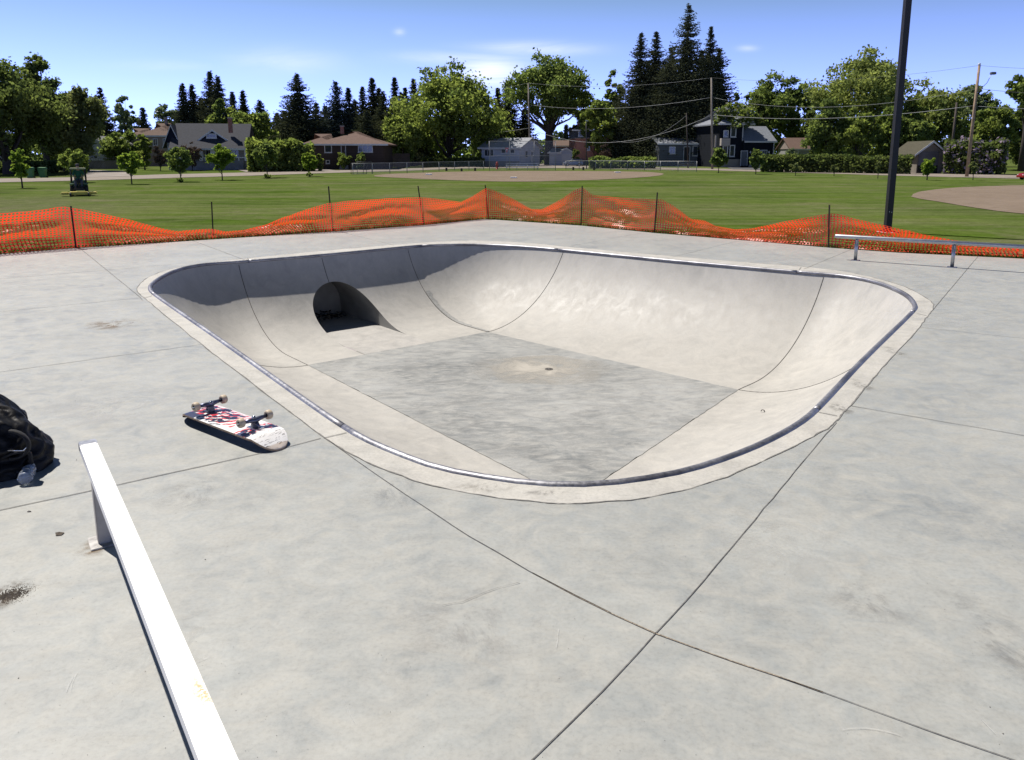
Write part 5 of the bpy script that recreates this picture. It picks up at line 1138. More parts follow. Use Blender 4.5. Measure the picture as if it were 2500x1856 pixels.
plank_fence('board_fence', 'pale fence glimpsed at the left edge under the dark tree', -40, 42, 96, 96, 381, (.40, .40, .42))
plank_fence('board_fence', 'brown fence right of the brown bungalow, in the spruce shade', 945, 1000, 118, 118, 375, (.12, .085, .06))
# D brown bungalow
h = House('bungalow', 'low brown bungalow with wide hipped brown roof and red chimney', 745, 106, 2); brS = siding('siding_brown', (.060, .045, .038)); roofD = shingle('shingle_umber', (.135, .090, .072))
h.wall(h.x(770), h.x(936), 0, 10.5, 0, h.z(352), brS); rf = h.hip(h.x(770)+.3, h.x(936), 0, 10.5, h.z(352), h.z(319), roofD, .75, 5.0); h.wall(h.x(735), h.x(770)-.02, 3.2, 10, 0, h.z(349), brS)
h.hip(h.x(737), h.x(800), 3.2, 9.6, h.z(350), h.z(324), roofD, .5, 3.0, 'wing_roof')
h.chimney(821, 829, 304, 325, 4, brickM, rf); h.window(794, 812, 353, 373, 0, mull=0); h.window(875, 911, 353, 372, 0, mull=2); h.window(796, 806, 391, 400, 0, mull=0); h.door(834, 846, 354, 382, 0, wmat('door_brown', (.05, .035, .03)))
for i in range(3): MB().box(h.x(831), h.x(850), -.3-.3*i, -.01-.3*i, 0, .75-.25*i).build('step', cinM, h.t)
# E barn roofed house + F white house
h = House('house', 'small grey green house with barn shaped roof behind the white house', 1150, 140, -14); gS = siding('siding_sage', (.20, .205, .18)); x0, x1 = h.x(1156), h.x(1197)
h.wall(x0, x1, 0, 8, 0, h.z(352), gS); zz = [h.z(352), h.z(344), h.z(335), h.z(333)]; ww = x1-x0
pl = [(x0, 0, zz[0]), (x0+ww*.22, 0, zz[2]), (x0+ww*.5, 0, zz[3]), (x1-ww*.22, 0, zz[2]), (x1, 0, zz[0])]; MB().prism(pl, (0, 8, 0)).build('gable', gS, h.t)
m = MB()
for a, b_ in zip(pl, pl[1:]): a, b_ = Vector(a), Vector(b_); n_ = Vector((-(b_-a).z, 0, (b_-a).x)).normalized()*.15; m.prism([a+Vector((0, -.3, .003)), b_+Vector((0, -.3, .003)), b_+n_+Vector((0, -.3, 0)), a+n_+Vector((0, -.3, 0))], (0, 8.6, 0))
m.build('roof', shingle('shingle_dark', (.08, .07, .07)), h.t); h.window(1171, 1183, 336.5, 352, -.01, mull=1)
h = House('house', 'small white house with grey gable roof behind the backstop', 1176, 126, -24); whB = siding('siding_paleblue', (.42, .45, .50)); roofF = shingle('shingle_lightgrey', (.30, .31, .33))
x0, x1 = h.x(1176), h.x(1268); dy = 8.6
h.wall(x0, x1, 0, dy, 0, h.z(361), whB); h.gable_x(x0, x1, 0, dy, h.z(361), h.z(338.5), roofF, whB, .5)
for a in ((1183, 1206, 365, 382, 2), (1224, 1236, 364, 375, 0), (1246, 1257, 364, 375, 0)): h.window(*a[:4], 0, mull=a[4])
MB().box(x0-.02, x1+.02, -.03, -.005, -.2, h.z(393)).build('foundation', cinM, h.t)
dm_ = MB().box(x1+.01, x1+.06, 4.5, 5.5, .5, 2.6).build('door', trimW, h.t); MB().box(x1+.062, x1+.075, 4.75, 5.25, 1.6, 2.3).build('pane', glassM, dm_)
w_ = MB().box(x1+.01, x1+.06, 2.2, 3.2, 1.4, 2.5).build('window', trimW, h.t); MB().box(x1+.062, x1+.075, 2.3, 3.1, 1.5, 2.4).build('pane', glassM, w_)
# G garage, H far brown roof, I brick house
h = House('garage', 'small white garage with pale double door beside the parked car', 1341, 134, -18, 'garage')
x0, x1 = h.x(1341), h.x(1400); h.wall(x0, x1, 0, 6, 0, h.z(374), whB); h.gable_y(x0+(x1-x0)*.40, x1, -.02, 6, h.z(374), h.z(363), roofF, whB, .3); h.gable_x(x0, x0+(x1-x0)*.45, 0, 5.9, h.z(374), h.z(364), roofF, whB, .25, name='side_roof')
MB().box(x0+(x1-x0)*.5, x1-.5, -.1, -.03, 0, h.z(376)).build('garage_door', wmat('door_pale', (.48, .49, .5)), h.t)
h = House('house', 'low house with wide brown roof behind the garage', 1340, 160, 0); h.wall(h.x(1338), h.x(1408), 0, 8, 0, h.z(357), wmat('stucco_brown', (.16, .10, .08))); h.gable_x(h.x(1338), h.x(1408), 0, 8, h.z(357), h.z(344), roofB, tanS, .3)
h = House('house', 'orange brick two storey house with dark upper porch and chimney', 1404, 132, 4)
x0, x1 = h.x(1405), h.x(1491); h.wall(x0, x1, 0, 8, 0, h.z(338), brickO); h.wall(x0-.2, h.x(1440), .3, 7, h.z(337)+.02, h.z(318), wmat('sunroom_dark', (.04, .045, .055)), 'sunroom'); rf = h.hip(x0-.2, h.x(1442), .3, 7, h.z(317), h.z(302), roofA, .5, 2)
MB().box(x0-.15, x1+.15, -.15, 8.1, h.z(338), h.z(336.5)).build('flat_roof', cinM, h.t)
h.chimney(1415, 1421, 298, 318, 3, brickM, rf); h.window(1433, 1440, 350, 368, 0, mull=0); h.window(1411, 1424, 320, 334, .28, mull=1); h.window(1463, 1471, 350, 367, 0, mull=0)
# J dark house right
h = House('house', 'dark navy two storey house with white trimmed windows and brick chimney', 1730, 116, 10)
navy = siding('siding_darkblue', (.010, .013, .019)); roofJ = shingle('shingle_bluegrey', (.20, .215, .24)); x0, x1 = h.x(1757), h.x(1812)
h.wall(x0, x1, 0, 9, 0, h.z(303), navy); rf = h.hip(x0, x1+1.2, 0, 9, h.z(302), h.z(262), roofJ, .5, 3.4)
MB().box(x1-.02, x1+.1, -.12, -.01, h.z(345), h.z(303)).build('corner_board', trimW, h.t)
bw_ = House.wall(h, x0-.1, h.x(1778), -.55, -.01, h.z(356), h.z(338), siding('siding_cream', (.42, .37, .32)), 'bay_panel'); 
for a in ((1763, 1776, 318, 335, -.05), (1781, 1796, 308, 335, 0), (1781, 1795, 354, 383, 0), (1763, 1777, 355, 382, -.02)): h.window(*a[:4], a[4], mull=0, fr=.14)
MB().box(x0+.02, x1-.02, -.04, -.005, -.2, h.z(389)).build('foundation', wmat('foundation_tan', (.30, .26, .20)), h.t)
h.chimney(1828, 1836, 254, 296, 4.2, brickM, rf)
xa, xb = h.x(1808), h.x(1890); h.wall(x1+.01, xb, -.6, 6, 0, h.z(344), navy, 'wing_wall'); 
h.gable_x(x1+.35, xb, -.6, 6, h.z(344), h.z(309), roofJ, navy, .35, name='wing_roof')
MB().box(xb-.05, xb+.04, -.72, -.61, 0, h.z(345)).build('corner_board', trimW, h.t)
h.door(1806, 1824, 368, 405, -.6); h.window(1856, 1874, 366, 379, -.6, mull=2); MB().box(x1+1, xb-1, -.64, -.61, -.2, .4).build('foundation', cinM, h.t)
for u in (1830, 1878):
    lb_ = MB().box(h.x(u)-.07, h.x(u)+.07, -.8, -.62, h.z(374), h.z(369)).build('wall_lamp', trimW, h.t)
mW = MB().box(xb+.01, xb+.06, 1.3, 2.0, h.z(380), h.z(359)).build('window', trimW, h.t); MB().box(xb+.062, xb+.075, 1.4, 1.9, h.z(379), h.z(360)).build('pane', glassM, mW)
h = House('house', 'cream and dark lower house front seen between the giant spruce trunks', 1604, 124, 3); h.wall(h.x(1608), h.x(1752), 0, 7, 0, h.z(352), siding('siding_shade', (.10, .11, .12))); h.gable_x(h.x(1608), h.x(1752), 0, 7, h.z(352), h.z(338), roofJ, navy, .3)
h.window(1690, 1704, 356, 381, 0, mull=0); h.window(1733, 1745, 354, 382, 0, mull=0); h.door(1668, 1684, 358, 394, 0, wmat('door_black', (.02, .02, .02))); h.window(1632, 1648, 358, 376, 0, mull=1)
h = House('house', 'distant low house with reddish brown roof right of the dark gable', 1932, 138, 0); h.wall(h.x(1930), h.x(1972), 0, 7, 0, h.z(364), wmat('stucco_grey', (.25, .25, .24))); h.gable_x(h.x(1928), h.x(1975), 0, 7, h.z(364), h.z(338), roofD, tanS, .3); h.window(1943, 1948, 368, 374, 0, mull=0)
# K old garage right
h = House('garage', 'weathered grey garage with mossy gable roof and dark door at right', 2234, 90, -6, 'garage'); gw = wmat('old_stucco', (.17, .15, .125), .95, .25)
x0, x1 = h.x(2236), h.x(2296); h.wall(x0, x1, 0, 6.5, 0, h.z(372), gw); h.gable_y(x0, x1, 0, 6.5, h.z(372), h.z(347), shingle('shingle_moss', (.07, .065, .045)), gw, .5)
MB().box(h.x(2238), h.x(2284), -.07, -.02, h.z(404), h.z(371)).build('garage_door', wmat('door_weathered', (.10, .10, .11), .8, .3), h.t); MB().box(h.x(2238), h.x(2284), -.05, -.01, 0, h.z(404)).build('door_gap', MATS['black_void'], h.t)
# ---------------- poles and wires
woodP = mat('pole_wood', (.22, .19, .155), .9, 0, .25, 3); woodR = mat('pole_wood_warm', (.30, .21, .14), .9, 0, .3, 3)
def pole(label, ub, vb, ut, vt, r0, m_, extra=None, Y=None, name='utility_pole'):
    b = GF(ub, vb) if Y is None else at(ub, Y); zt = zv(vt, b.y); t_ = Vector(((ut-1250)/F*depth(b.y, zt), b.y, zt))
    t = thing(name, label, 'pole', b); MB().tube([(0, 0, -.2), (t_-b)*.5, t_-b], [r0, r0*.85, r0*.7], 12).build('shaft', m_, t); return t, b, t_
p1, b1_, t1 = pole('wooden utility pole with a grey transformer left of the huge elm', 978, 400, 978, 254, .15, woodP)
m = MB(); zc = zv(296, b1_.y)-b1_.z; m.cyl((-.42, -.1, zc-.5), .24, 1.0, n=14); m.build('transformer', wmat('transformer_grey', (.38, .42, .46)), p1)
p2, b2_, t2 = pole('pale utility pole with street light arm before the white house', 1294, 405, 1290, 203, .17, woodP)
zc = zv(262, b2_.y)-b2_.z; mm = MB().tube([(-.1, 0, zc-1.2), (-.5, -.3, zc-.2), (-1.5, -.6, zc)], [.05, .04, .04], 6).build('lamp_arm', steelM, p2); MB().bbox(-2.0, -1.35, -.75, -.45, zc-.08, zc+.06, .03).build('lamp_head', wmat('lamp_grey', (.5, .52, .54)), p2)
p3, b3_, t3 = pole('tall weathered utility pole in front of the giant spruces', 1739, 413.5, 1737, 190, .17, woodP); MB().box(.18, .34, -.1, .1, 3.0, 4.6).build('meter_box', cinM, p3)
p4, b4_, t4 = pole('leaning warm brown utility pole with small lamp at right', 2360, 432, 2391, 160, .17, woodR)
q = t4-b4_; zc = zv(228, b4_.y)-b4_.z; pq = q*(zc/q.z); lm = MB().tube([pq, pq+Vector((.7, -.5, 1.0)), pq+Vector((.9, -.8, 1.95))], [.035, .03, .03], 6).build('lamp_arm', steelM, p4); MB().bbox(pq.x+.75, pq.x+1.25, pq.y-1.0, pq.y-.6, pq.z+1.75, pq.z+2.0, .05).build('lamp_head', wmat('lamp_dark', (.12, .13, .14)), p4)
MB().cyl(q, .12, .22, n=10).build('insulator', trimW, p4)
p5, b5_, t5 = pole('grey second pole standing behind the lilac bushes', 2318, 412, 2336, 250, .17, barkM, Y=100)
p6, b6_, t6 = pole('short dark pole in the shade under the giant spruces', 1680, 410, 1676, 276, .12, barkD, Y=112)
p7, b7_, t7 = pole('thin dark lamp post before the brick house', 1432, 413, 1431, 296, .07, mat('dark_pole', (.03, .03, .03), .6), name='lamp_post', Y=108); MB().bbox(-.25, .1, -.1, .1, t7.z-b7_.z-.02, t7.z-b7_.z+.1, .02).build('lamp_head', wmat('lamp_grey', (.5, .52, .54)), p7)
wireM = mat('wire_grey', (.30, .31, .31), .6); wireD = mat('wire_dark', (.06, .06, .06), .7)
def wire(label, a, b, sag, r_=.02, m_=wireM, arcs=16):
    a, b = Vector(a), Vector(b); r_ *= .62; sag *= .6; t = a; pts = [(b-a)*(k/arcs)+Vector((0, 0, -sag*4*(k/arcs)*(1-k/arcs))) for k in range(arcs+1)]
    o = MB().tube(pts, r_, 5).build('power_line', m_); o.location = a; return tag(o, label, 'wire', 'overhead power lines')
def onp(b, t, v):
    z = zv(v, b.y); k = (z-b.z)/(t.z-b.z); return b.lerp(t, k)
wire('top wire from the transformer pole to the street light pole', t1, t2, .6); wire('middle wire from the transformer pole to the street light pole', onp(b1_, t1, 306), onp(b2_, t2, 258), 1.2); wire('thick low cable from the transformer pole to the street light pole', onp(b1_, t1, 326), onp(b2_, t2, 313), 1.3, .045)
wire('top wire from the street light pole to the tall weathered pole', t2, t3, 1.4); wire('middle wire from the street light pole to the tall weathered pole', onp(b2_, t2, 256), onp(b3_, t3, 238), 1.7, .035); wire('low cable from the street light pole to the tall weathered pole', onp(b2_, t2, 314), onp(b3_, t3, 281), 5.0, .04)
wire('top wire from the tall weathered pole to the leaning brown pole', t3, t4, 1.5, .02, wireD); wire('middle wire from the tall weathered pole to the leaning brown pole', onp(b3_, t3, 238), onp(b4_, t4, 217), 2.6, .025, wireM); wire('thick level cable from the tall weathered pole to the leaning brown pole', onp(b3_, t3, 280), onp(b4_, t4, 258), 1.5, .04)
wire('top wire leaving the leaning brown pole past the right edge', t4, at(2900, 66, zv(150, 66)), .8, .02, wireD); wire('thick dark wire leaving the leaning brown pole past the right edge', onp(b4_, t4, 216), at(2900, 66, zv(222, 66)), .8, .03, wireD); wire('low wire leaving the leaning brown pole past the right edge', onp(b4_, t4, 259), at(2900, 66, zv(262, 66)), .5, .025)
wire('low cable running left from the transformer pole over the bungalow roof', onp(b1_, t1, 326), at(790, 118, zv(338, 118)), .8, .04); wire('service wire sagging from the short dark pole to the brick house', onp(b6_, t6, 282), at(1497, 128, zv(343, 128)), 2.6, .035)
# black park light pole
lp_b = G(2168, 560, -.6) if False else None
Yp = 23.0; bp = at(2166, Yp, -.75); zt = zv(-260, Yp); tp = Vector(((2239-1250)/F*depth(Yp, zt), Yp, zt))
pt = thing('light_pole', 'tall square black park light pole behind the orange fence', 'light pole', bp)
q = tp-bp; L_ = q.length; mt = q.to_track_quat('Z', 'Y').to_matrix().to_4x4()
MB().prism([(-.085, -.085, 0), (.085, -.085, 0), (.085, .085, 0), (-.085, .085, 0)], (0, 0, L_)).build('shaft', mat('pole_black', (.022, .018, .018), .55, .2, .1, 4), pt).matrix_local = mt
MB().bbox(-.17, .17, -.17, .17, 0, .05, .01).build('base_plate', MATS['pole_black'], pt); MB().cyl((0, 0, -.3), .3, .31, n=20).build('footing', cinM, pt)
m = MB(); m.cyl((-.035, -.087-.01, .62), .012, .012, 'y', 8).cyl((.03, -.097, .6), .012, .012, 'y', 8); m.build('bolt', nutM, pt)
# ---------------- chain link fences, backstop, bleacher, goal
linkM = bpy.data.materials.new('chain_link'); linkM.use_nodes = True; nt_ = linkM.node_tree; bb = nt_.nodes['Principled BSDF']; bb.inputs['Base Color'].default_value = (.35, .36, .36, 1); bb.inputs['Metallic'].default_value = .5; bb.inputs['Roughness'].default_value = .5
tr = nd(nt_, 'ShaderNodeBsdfTransparent'); mx = nd(nt_, 'ShaderNodeMixShader'); mx.inputs[0].default_value = .16; nt_.links.new(tr.outputs[0], mx.inputs[1]); nt_.links.new(bb.outputs[0], mx.inputs[2]); nt_.links.new(mx.outputs[0], nt_.nodes['Material Output'].inputs[0])
tubeM = mat('fence_tube', (.26, .27, .27), .5, .4)
def chain(name, label, px, mids=(), cat='fence'):
    B = [GF(u, vb) for u, vt, vb in px]; T = [Vector((b.x, b.y, zv(vt, b.y))) for b, (u, vt, vb) in zip(B, px)]; o = B[0].copy(); t = thing(name, label, cat, o)
    for b, q in zip(B, T): MB().tube([b-o-Vector((0, 0, .1)), q-o], .04, 7).build('post', tubeM, t)
    MB().tube([q-o for q in T], .032, 6).build('top_rail', tubeM, t); m = MB()
    for k in range(len(B)-1): m.add([B[k]-o, B[k+1]-o, T[k+1]-o, T[k]-o], [(0, 1, 2, 3)])
    m.build('chain_link', linkM, t)
    for f in mids: MB().tube([b.lerp(q, f)-o for b, q in zip(B, T)], .03, 6).build('mid_rail', tubeM, t)
chain('chain_link_fence', 'low chain link fence along the left side of the infield', [(862, 399.5, 426), (910, 398.5, 425), (952, 398, 424), (994, 397, 422.5), (1033, 396.5, 421.5), (1072, 395.5, 418), (1110, 395, 416.5), (1145, 394, 415.5), (1181, 393, 414.5)])
chain('chain_link_fence', 'low chain link fence along the right side of the infield', [(1381.5, 393, 414), (1414, 393, 414), (1454, 393, 414.5), (1491, 393, 415), (1532, 393.5, 415.5), (1573, 394, 416.5), (1612, 394, 417.5), (1655, 394, 418.5), (1700.5, 394, 420)])
chain('backstop', 'tall chain link backstop behind the infield in front of the white house', [(1195, 345, 417), (1244.5, 345, 415.5), (1304, 345, 415.5), (1356, 345, 416)], (.5,), 'backstop')
q = GF(1275, 414.5); t = thing('bleacher', 'small aluminium bleacher behind the backstop', 'bleacher', q); k = ppm(q.y); al = mat('aluminium', (.55, .56, .57), .4, .5)
for i in range(3): MB().box(-41/k, 41/k, -.2+.55*i, .1+.55*i, .28+.24*i, .33+.24*i).build('bench', al, t)
for x in (-38, -13, 13, 38): MB().tube([(x/k, -.25, 0), (x/k, 1.2, .75)], .03, 5).tube([(x/k, 1.2, 0), (x/k, 1.2, .75)], .03, 5).tube([(x/k, -.1, 0), (x/k, -.1, .28)], .03, 5).build('frame', al, t)
q = GF(858, 425.5); t = thing('goal_frame', 'empty dark metal goal frame lying left of the infield', 'goal', q); k = ppm(q.y)
m = MB(); hz = 26/k
m.tube([(-1/k, 0, 0), (1/k, 0, hz), (37/k, .6, hz), (34/k, .6, 0)], .035, 6).tube([(-1/k, 0, .03), (34/k, .6, .03)], .03, 6).tube([(6/k, 2, 0), (6/k, 2, hz*1.15), (40/k, 2.6, hz*1.15), (40/k, 2.6, 0)], .03, 6).tube([(26/k, .6, 0), (30/k, .6, hz)], .03, 6); m.build('goal_tube', mat('goal_dark', (.07, .07, .07), .6), t)
# stumps and bases
for i, (u, vb) in enumerate(((1090, 417.5), (1127, 418.5), (1160, 417.5), (1399.5, 415.5), (1424, 415.5), (1450, 415.5))):
    q = GF(u, vb); k = ppm(q.y); t = MB().bbox(-2.3/k, 2.3/k, -.15, .15, -.05, 7.5/k, .02).build('bench_post', mat('timber_post', (.07, .055, .04), .9, 0, .3, 5)); t.location = q
    tag(t, ['leftmost stubby post left of the backstop', 'middle stubby post left of the backstop', 'stubby post nearest the backstop on its left', 'stubby post just right of the backstop', 'middle stubby post right of the backstop', 'rightmost stubby post right of the backstop'][i], 'post', 'stubby timber posts along the infield')
for i, (u, vb) in enumerate(((1047, 427.5), (1254, 435.5), (1508, 422))):
    q = GF(u, vb); t = MB().bbox(-.36, .36, -.22, .22, .02, .14, .03).build('base', wmat('base_white', (.85, .82, .75))); t.location = q
    tag(t, ['white base at the left of the infield dirt', 'white base in the near middle of the infield dirt', 'white base at the right of the infield dirt'][i], 'base', 'bases on the infield')
# hydrant
q = GF(1213.5, 413.5); hy = thing('fire_hydrant', 'red fire hydrant on the verge before the white house', 'fire hydrant', q); red = mat('hydrant_red', (.42, .03, .02), .5)
MB().lathe([(.19, 0), (.19, .06), (.13, .07), (.13, .72), (.17, .74), (.17, .80), (.12, .92), (.05, 1.0), (.03, 1.06), (0, 1.06)], 14).build('barrel', red, hy)
for sx_ in (-1, 1): MB().cyl((sx_*.1, 0, .58), .065, sx_*.14, 'x', 10).build('outlet_cap', red, hy)
MB().cyl((0, -.08, .5), .08, -.12, 'y', 10).build('pumper_cap', red, hy)
# yield sign seen from the field
q = at(1237.5, 119); k = ppm(119); ys_ = thing('yield_sign', 'faded red and white triangular yield sign by the white house', 'sign', q); z1 = zv(361, 119)-q.z; z0 = zv(374, 119)-q.z; ww = 4.4/k
MB().tube([(0, 0, 0), (0, 0, z1)], .03, 6).build('post', steelM, ys_)
sg = MB().prism([(-ww, -.05, z1), (ww, -.05, z1), (0, -.05, z0)], (0, .02, 0)).build('sign_plate', mat('sign_red', (.45, .05, .05), .5), ys_)
MB().prism([(-ww*.5, -.06, z1-(z1-z0)*.2), (ww*.5, -.06, z1-(z1-z0)*.2), (0, -.06, z0+(z1-z0)*.32)], (0, .008, 0)).build('sign_centre', mat('sign_white', (.55, .5, .5), .5), sg)
# wheeled bins
binG = mat('bin_green', (.16, .48, .06), .45, 0, .08, 3); binD = mat('bin_dark_green', (.03, .14, .04), .5, 0, .1, 3)
def mkbin(label, u, vb, vt, m_, rz=0, Y=None):
    q = GF(u, vb) if Y is None else at(u, Y); Hh = zv(vt, q.y)-q.z; s = Hh/1.08; t = thing('wheeled_bin', label, 'bin', q, rz, 'green wheeled bins by the road'); t.scale = (s*1.12, s, s)
    b_ = MB(); b_.add([(-.22, -.25, .05), (.22, -.25, .05), (.22, .22, .05), (-.22, .22, .05), (-.30, -.36, .95), (.30, -.36, .95), (.30, .33, .95), (-.30, .33, .95)], [(0, 1, 5, 4), (1, 2, 6, 5), (2, 3, 7, 6), (3, 0, 4, 7), (3, 2, 1, 0), (4, 5, 6, 7)])
    b_.box(-.31, .31, -.372, -.361, .80, .90); b_.build('bin_body', m_, t)
    MB().add([(-.33, -.41, .955), (.33, -.41, .955), (.33, .37, .955), (-.33, .37, .955), (-.30, -.36, 1.06), (.30, -.36, 1.06), (.28, .30, 1.10), (-.28, .30, 1.10)], [(0, 1, 5, 4), (1, 2, 6, 5), (2, 3, 7, 6), (3, 0, 4, 7), (3, 2, 1, 0), (4, 5, 6, 7)]).build('lid', m_, t)
    for sx_ in (-1, 1): MB().cyl((sx_*.24, .27, .11), .11, sx_*.06, 'x', 14).build('wheel', MATS['grip_black'], t)
    MB().tube([(-.2, .40, .93), (.2, .40, .93)], .018, 6).build('handle', m_, t)
mkbin('left one of two dim green bins under the dark trees at left', 75, 435.5, 409, binD, .3); mkbin('right one of two dim green bins under the dark trees at left', 106, 434.5, 409, binD, .2)
mkbin('bright lime green bin by the dark house door', 1794.5, 408, 387.5, binG, .35); mkbin('lime green bin by the white garage', 1350, 400, 386, binG, .2)
# ---------------- cars
def car(label, u, Y, length_px, paint, rz, suv=True, name='parked_car'):
    q = at(u, Y); L = length_px/ppm(Y); s = L/4.8; t = thing(name, label, 'car', q, rz, 'cars parked by the houses'); t.scale = (s, s, s); m = MB()
    # side profile points (x forward), z
    lo = [(-2.4, .42), (-2.42, .95), (-2.30, 1.08)] ; P_ = [(-2.40, .38), (-2.44, .80), (-2.36, 1.10), (-2.20, 1.62), (-1.95, 1.70), (-.2, 1.74), (.35, 1.66), (1.10, 1.14), (1.95, 1.02), (2.32, .86), (2.42, .60), (2.38, .36), (1.92, .34), (1.90, .52), (1.72, .68), (1.48, .74), (1.24, .68), (1.06, .52), (1.04, .32), (-1.06, .32), (-1.08, .52), (-1.26, .68), (-1.50, .74), (-1.74, .68), (-1.92, .52), (-1.94, .34)]
    ws = {}
    vs = []; n = len(P_)
    def hwid(z): return .90 if z < 1.12 else .90-(z-1.12)*.32
    for x, z in P_: vs.append((x, -hwid(z), z))
    for x, z in P_: vs.append((x, hwid(z), z))
    m.add(vs, [tuple(range(n))[::-1], tuple(range(n, 2*n))]+[(i, (i+1) % n, (i+1) % n+n, i+n) for i in range(n)]); b_ = m.build('body', paint, t)
    md = b_.modifiers.new('bevel', 'BEVEL'); md.width = .05; md.segments = 2
    for sy in (-1, 1):
        for pl in ([(-2.12, 1.58), (-2.22, 1.16), (-1.25, 1.14), (-1.22, 1.62)], [(-1.14, 1.62), (-1.17, 1.14), (-.12, 1.13), (-.10, 1.65)], [(-.02, 1.65), (-.04, 1.13), (.95, 1.13), (.34, 1.58)]):
            MB().prism([(x, sy*(hwid(z)+.012), z) for x, z in pl], (0, -sy*.008, 0)).build('side_window', glassM, t)
        for x in (-1.5, 1.48):
            w_ = MB().cyl((x, sy*.90, .34), .345, -sy*.24, 'y', 22).build('wheel', mat('tyre_black', (.015, .015, .015), .85), t); MB().cyl((x, sy*.905, .34), .21, -sy*.02, 'y', 16).build('rim', mat('alloy', (.5, .5, .52), .35, .8), w_)
        MB().bbox(2.26, 2.40, sy*.60-.16, sy*.60+.16, .74, .86, .02).build('headlight', mat('lamp_clear', (.7, .7, .7), .15), t); MB().bbox(-2.47, -2.36, sy*.72-.10, sy*.72+.10, .95, 1.25, .02).build('tail_light', mat('lamp_red', (.35, .01, .01), .25), t)
        MB().bbox(.45, .62, sy*1.0-.1, sy*1.0+.1, 1.12, 1.26, .03).build('mirror', paint, t)
    MB().prism([(.44, -.70, 1.62), (.44, .70, 1.62), (1.06, .80, 1.18), (1.06, -.80, 1.18)], (.03, 0, .03)).build('windscreen', glassM, t)
    MB().prism([(-2.24, -.70, 1.58), (-2.24, .70, 1.58), (-2.40, .80, 1.16), (-2.40, -.80, 1.16)], (-.02, 0, .01)).build('rear_window', glassM, t); return t
def paint(n, c):
    m, nt, b = newmat(n); b.inputs['Base Color'].default_value = (*c, 1); b.inputs['Metallic'].default_value = .5; b.inputs['Roughness'].default_value = .3; b.inputs['Coat Weight'].default_value = .6; return m
car('silver estate car parked by the white garage', 1398, 127, 47, paint('paint_silver', (.20, .23, .28)), R(180+9)); car('black car parked right of the silver car, nearest the brick house', 1424, 131, 36, paint('paint_black', (.015, .015, .018)), R(150))
car('red car cut by the right edge of the picture', 2525, 72, 118*.62, paint('paint_red', (.42, .015, .02)), R(182))
# ---------------- mower and driver
q = GF(196, 477); k = ppm(q.y); mo = thing('ride_on_mower', 'green ride on mower with canopy and wide yellow cutting deck facing the camera', 'mower', q, R(27)); gM = mat('mower_green', (.02, .08, .03), .45); yM = mat('mower_yellow', (.50, .42, .06), .5); bkM = mat('mower_black', (.015, .015, .015), .7)
W_ = 38/k
MB().bbox(-W_*.55, W_*.55, -1.5, -.7, .08, .26, .04).build('cutting_deck', yM, mo); 
for sx_ in (-1, 1):
    MB().bbox(min(sx_*W_*.56, sx_*W_), max(sx_*W_*.56, sx_*W_), -1.35, -.75, .10, .24, .04).build('deck_wing', yM, mo); MB().cyl((sx_*W_*.5, -1.62, .12), .11, .08, 'x', 12).build('caster_wheel', bkM, mo)
    w_ = MB().cyl((sx_*.28, -.35, .30), .30, sx_*.17, 'x', 20).build('front_wheel', bkM, mo); MB().cyl((sx_*.45, -.35, .30), .14, sx_*.012, 'x', 14).build('hub', yM, w_)
    MB().cyl((sx_*.25, .95, .24), .22, sx_*.14, 'x', 16).build('rear_wheel', bkM, mo)
    MB().bbox(sx_*.36-.10, sx_*.36+.10, -.62, .10, .62, .69, .02).build('fender', gM, mo)
    MB().tube([(sx_*.36, .35, .7), (sx_*.37, .38, 1.45), (sx_*.33, .2, zv(413, q.y)-q.z-.02)], .035, 8).build('canopy_post', bkM, mo)
    MB().tube([(sx_*.37, -.5, .72), (sx_*.35, -.42, 1.2), (sx_*.33, -.35, zv(413, q.y)-q.z-.02)], .03, 8).build('canopy_post', bkM, mo)
zc = zv(410, q.y)-q.z
MB().bbox(-.40, .40, -.5, .5, zc-.08, zc, .03).build('canopy', mat('canopy_tan', (.28, .30, .16), .6), mo)
MB().bbox(-.36, .36, .25, 1.2, .34, .85, .06).build('engine_cover', gM, mo); MB().bbox(-.28, .28, -.75, .3, .30, .46, .03).build('footplate', bkM, mo)
MB().bbox(-.25, .25, -.1, .32, .62, .74, .04).build('seat', yM, mo); MB().bbox(-.24, .24, .26, .36, .74, 1.15, .04).build('backrest', yM, mo)
MB().tube([(0, -.62, .46), (0, -.50, .92)], .04, 8).build('steering_column', bkM, mo); m = MB()
m.tube([Vector((.17*math.cos(a_*math.pi/8), -.46+.05*math.sin(a_*math.pi/8), .96+.15*math.sin(a_*math.pi/8))) for a_ in range(17)], .016, 6, False); m.build('steering_wheel', bkM, mo)
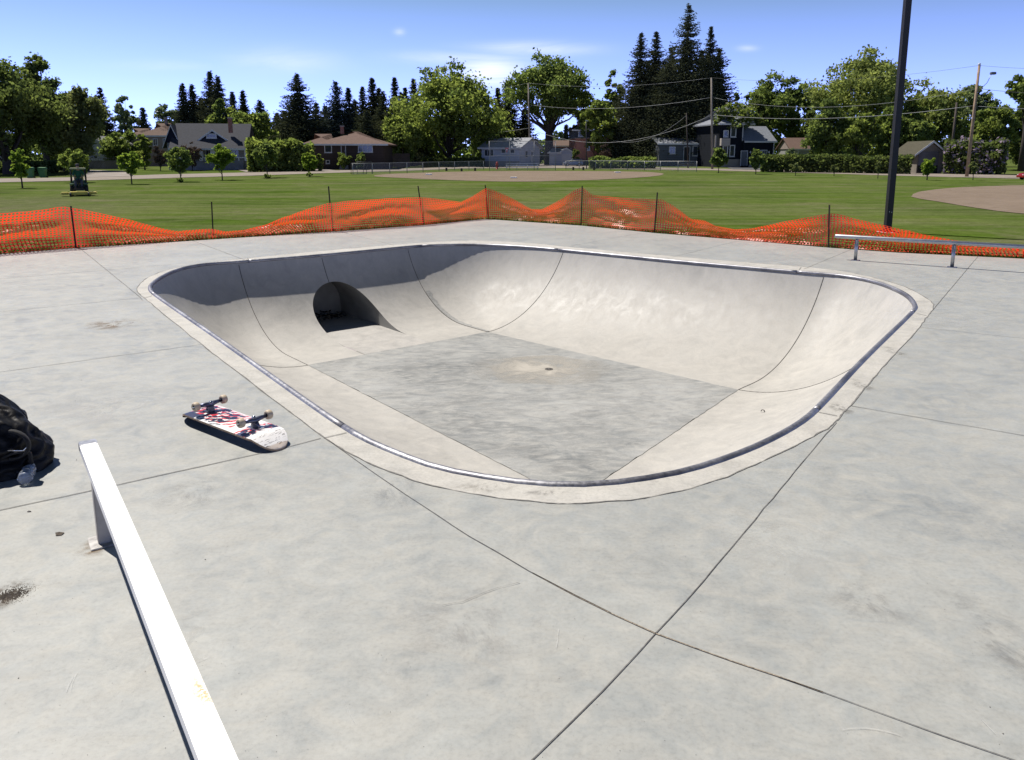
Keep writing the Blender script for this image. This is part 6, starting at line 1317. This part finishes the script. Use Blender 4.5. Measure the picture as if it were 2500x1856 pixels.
# driver
pr_ = thing('person', 'person in green shirt and dark trousers seated driving the mower', 'person', q+Vector((0, 0, 0)), R(27))
def skin(name, verts, edges, radii, m_, parent, sub=2):
    me = bpy.data.meshes.new(name); me.from_pydata(verts, edges, []); o = link(name, me, parent); md = o.modifiers.new('skin', 'SKIN'); md.use_smooth_shade = True
    for i, r_ in enumerate(radii): me.skin_vertices[0].data[i].radius = r_ if isinstance(r_, tuple) else (r_, r_)
    me.skin_vertices[0].data[0].use_root = True; o.modifiers.new('sub', 'SUBSURF').levels = sub; o.modifiers['sub'].render_levels = sub; me.materials.append(m_); return o
skM = mat('skin', (.38, .22, .15), .6)
J_ = [(0, .12, .78), (0, .14, 1.0), (0, .15, 1.25), (0, .13, 1.42), (0, .11, 1.50), (0, .09, 1.60), (0, .085, 1.70),
      (.10, .08, .80), (.15, -.32, .82), (.16, -.40, .42), (.16, -.52, .38), (-.10, .08, .80), (-.15, -.32, .82), (-.16, -.40, .42), (-.16, -.52, .38),
      (.19, .14, 1.38), (.26, -.02, 1.12), (.14, -.38, 1.02), (.11, -.46, 1.02), (-.19, .14, 1.38), (-.26, -.02, 1.12), (-.14, -.38, 1.02), (-.11, -.46, 1.02)]
E_ = [(0, 1), (1, 2), (2, 3), (3, 4), (4, 5), (5, 6), (0, 7), (7, 8), (8, 9), (9, 10), (0, 11), (11, 12), (12, 13), (13, 14), (3, 15), (15, 16), (16, 17), (17, 18), (3, 19), (19, 20), (20, 21), (21, 22)]
Rr = [.13, (.14, .10), (.16, .11), .09, .052, (.085, .098), (.075, .085), .085, .068, .05, .04, .085, .068, .05, .04, .055, .045, .036, .032, .055, .045, .036, .032]
skin('body', J_, E_, Rr, skM, pr_)
sh = [0, 1, 2, 3, 15, 16, 19, 20]; mp_ = {a: i for i, a in enumerate(sh)}
skin('shirt', [J_[i] for i in sh], [(mp_[a], mp_[b]) for a, b in E_ if a in mp_ and b in mp_], [.15, (.165, .125), (.18, .135), .10, .075, .062, .075, .062], mat('shirt_green', (.015, .10, .05), .8), pr_)
tr_ = [0, 7, 8, 9, 11, 12, 13]; mp_ = {a: i for i, a in enumerate(tr_)}
skin('trousers', [J_[i] for i in tr_], [(mp_[a], mp_[b]) for a, b in E_ if a in mp_ and b in mp_], [.155, .105, .085, .068, .105, .085, .068], mat('trousers_grey', (.08, .09, .11), .85), pr_)
MB().lathe([(.0, 1.80), (.06, 1.795), (.098, 1.75), (.104, 1.69), (.102, 1.68)], 16, (0, .085, 0)).box(-.07, .07, -.09, .0, 1.675, 1.69).build('cap', mat('cap_dark', (.03, .03, .04), .8), pr_)
for sx_ in (-1, 1): MB().bbox(sx_*.16-.05, sx_*.16+.05, -.62, -.38, .46, .54, .02).build('boot', bkM, pr_)

wd = at(1250, 270); rng = np.random.default_rng(77); n = 26000; xx = rng.uniform(-230, 230, n); tp_ = 6.2+1.6*np.array([noise.noise(Vector((q*.045, 0, 0)))+.6*noise.noise(Vector((q*.17, 3, 0))) for q in xx]); zz = rng.random(n)**.7*tp_; yy2 = rng.normal(size=n)*3
P = np.stack([xx, yy2, zz], 1); tn_ = np.clip(.45+.5*np.array([noise.noise(Vector((p*.12, q*.3, 1))) for p, q in zip(xx, zz)])+rng.normal(size=n)*.12, 0, 1)
o = link('distant_woods', arr_mesh('distant_woods', quads(P, .75*rng.uniform(.7, 1.3, n), rng), 4, LM['green'], tn_)); o.location = wd; tag(o, 'far off low line of green woods behind all the houses', 'woods', kind='stuff')
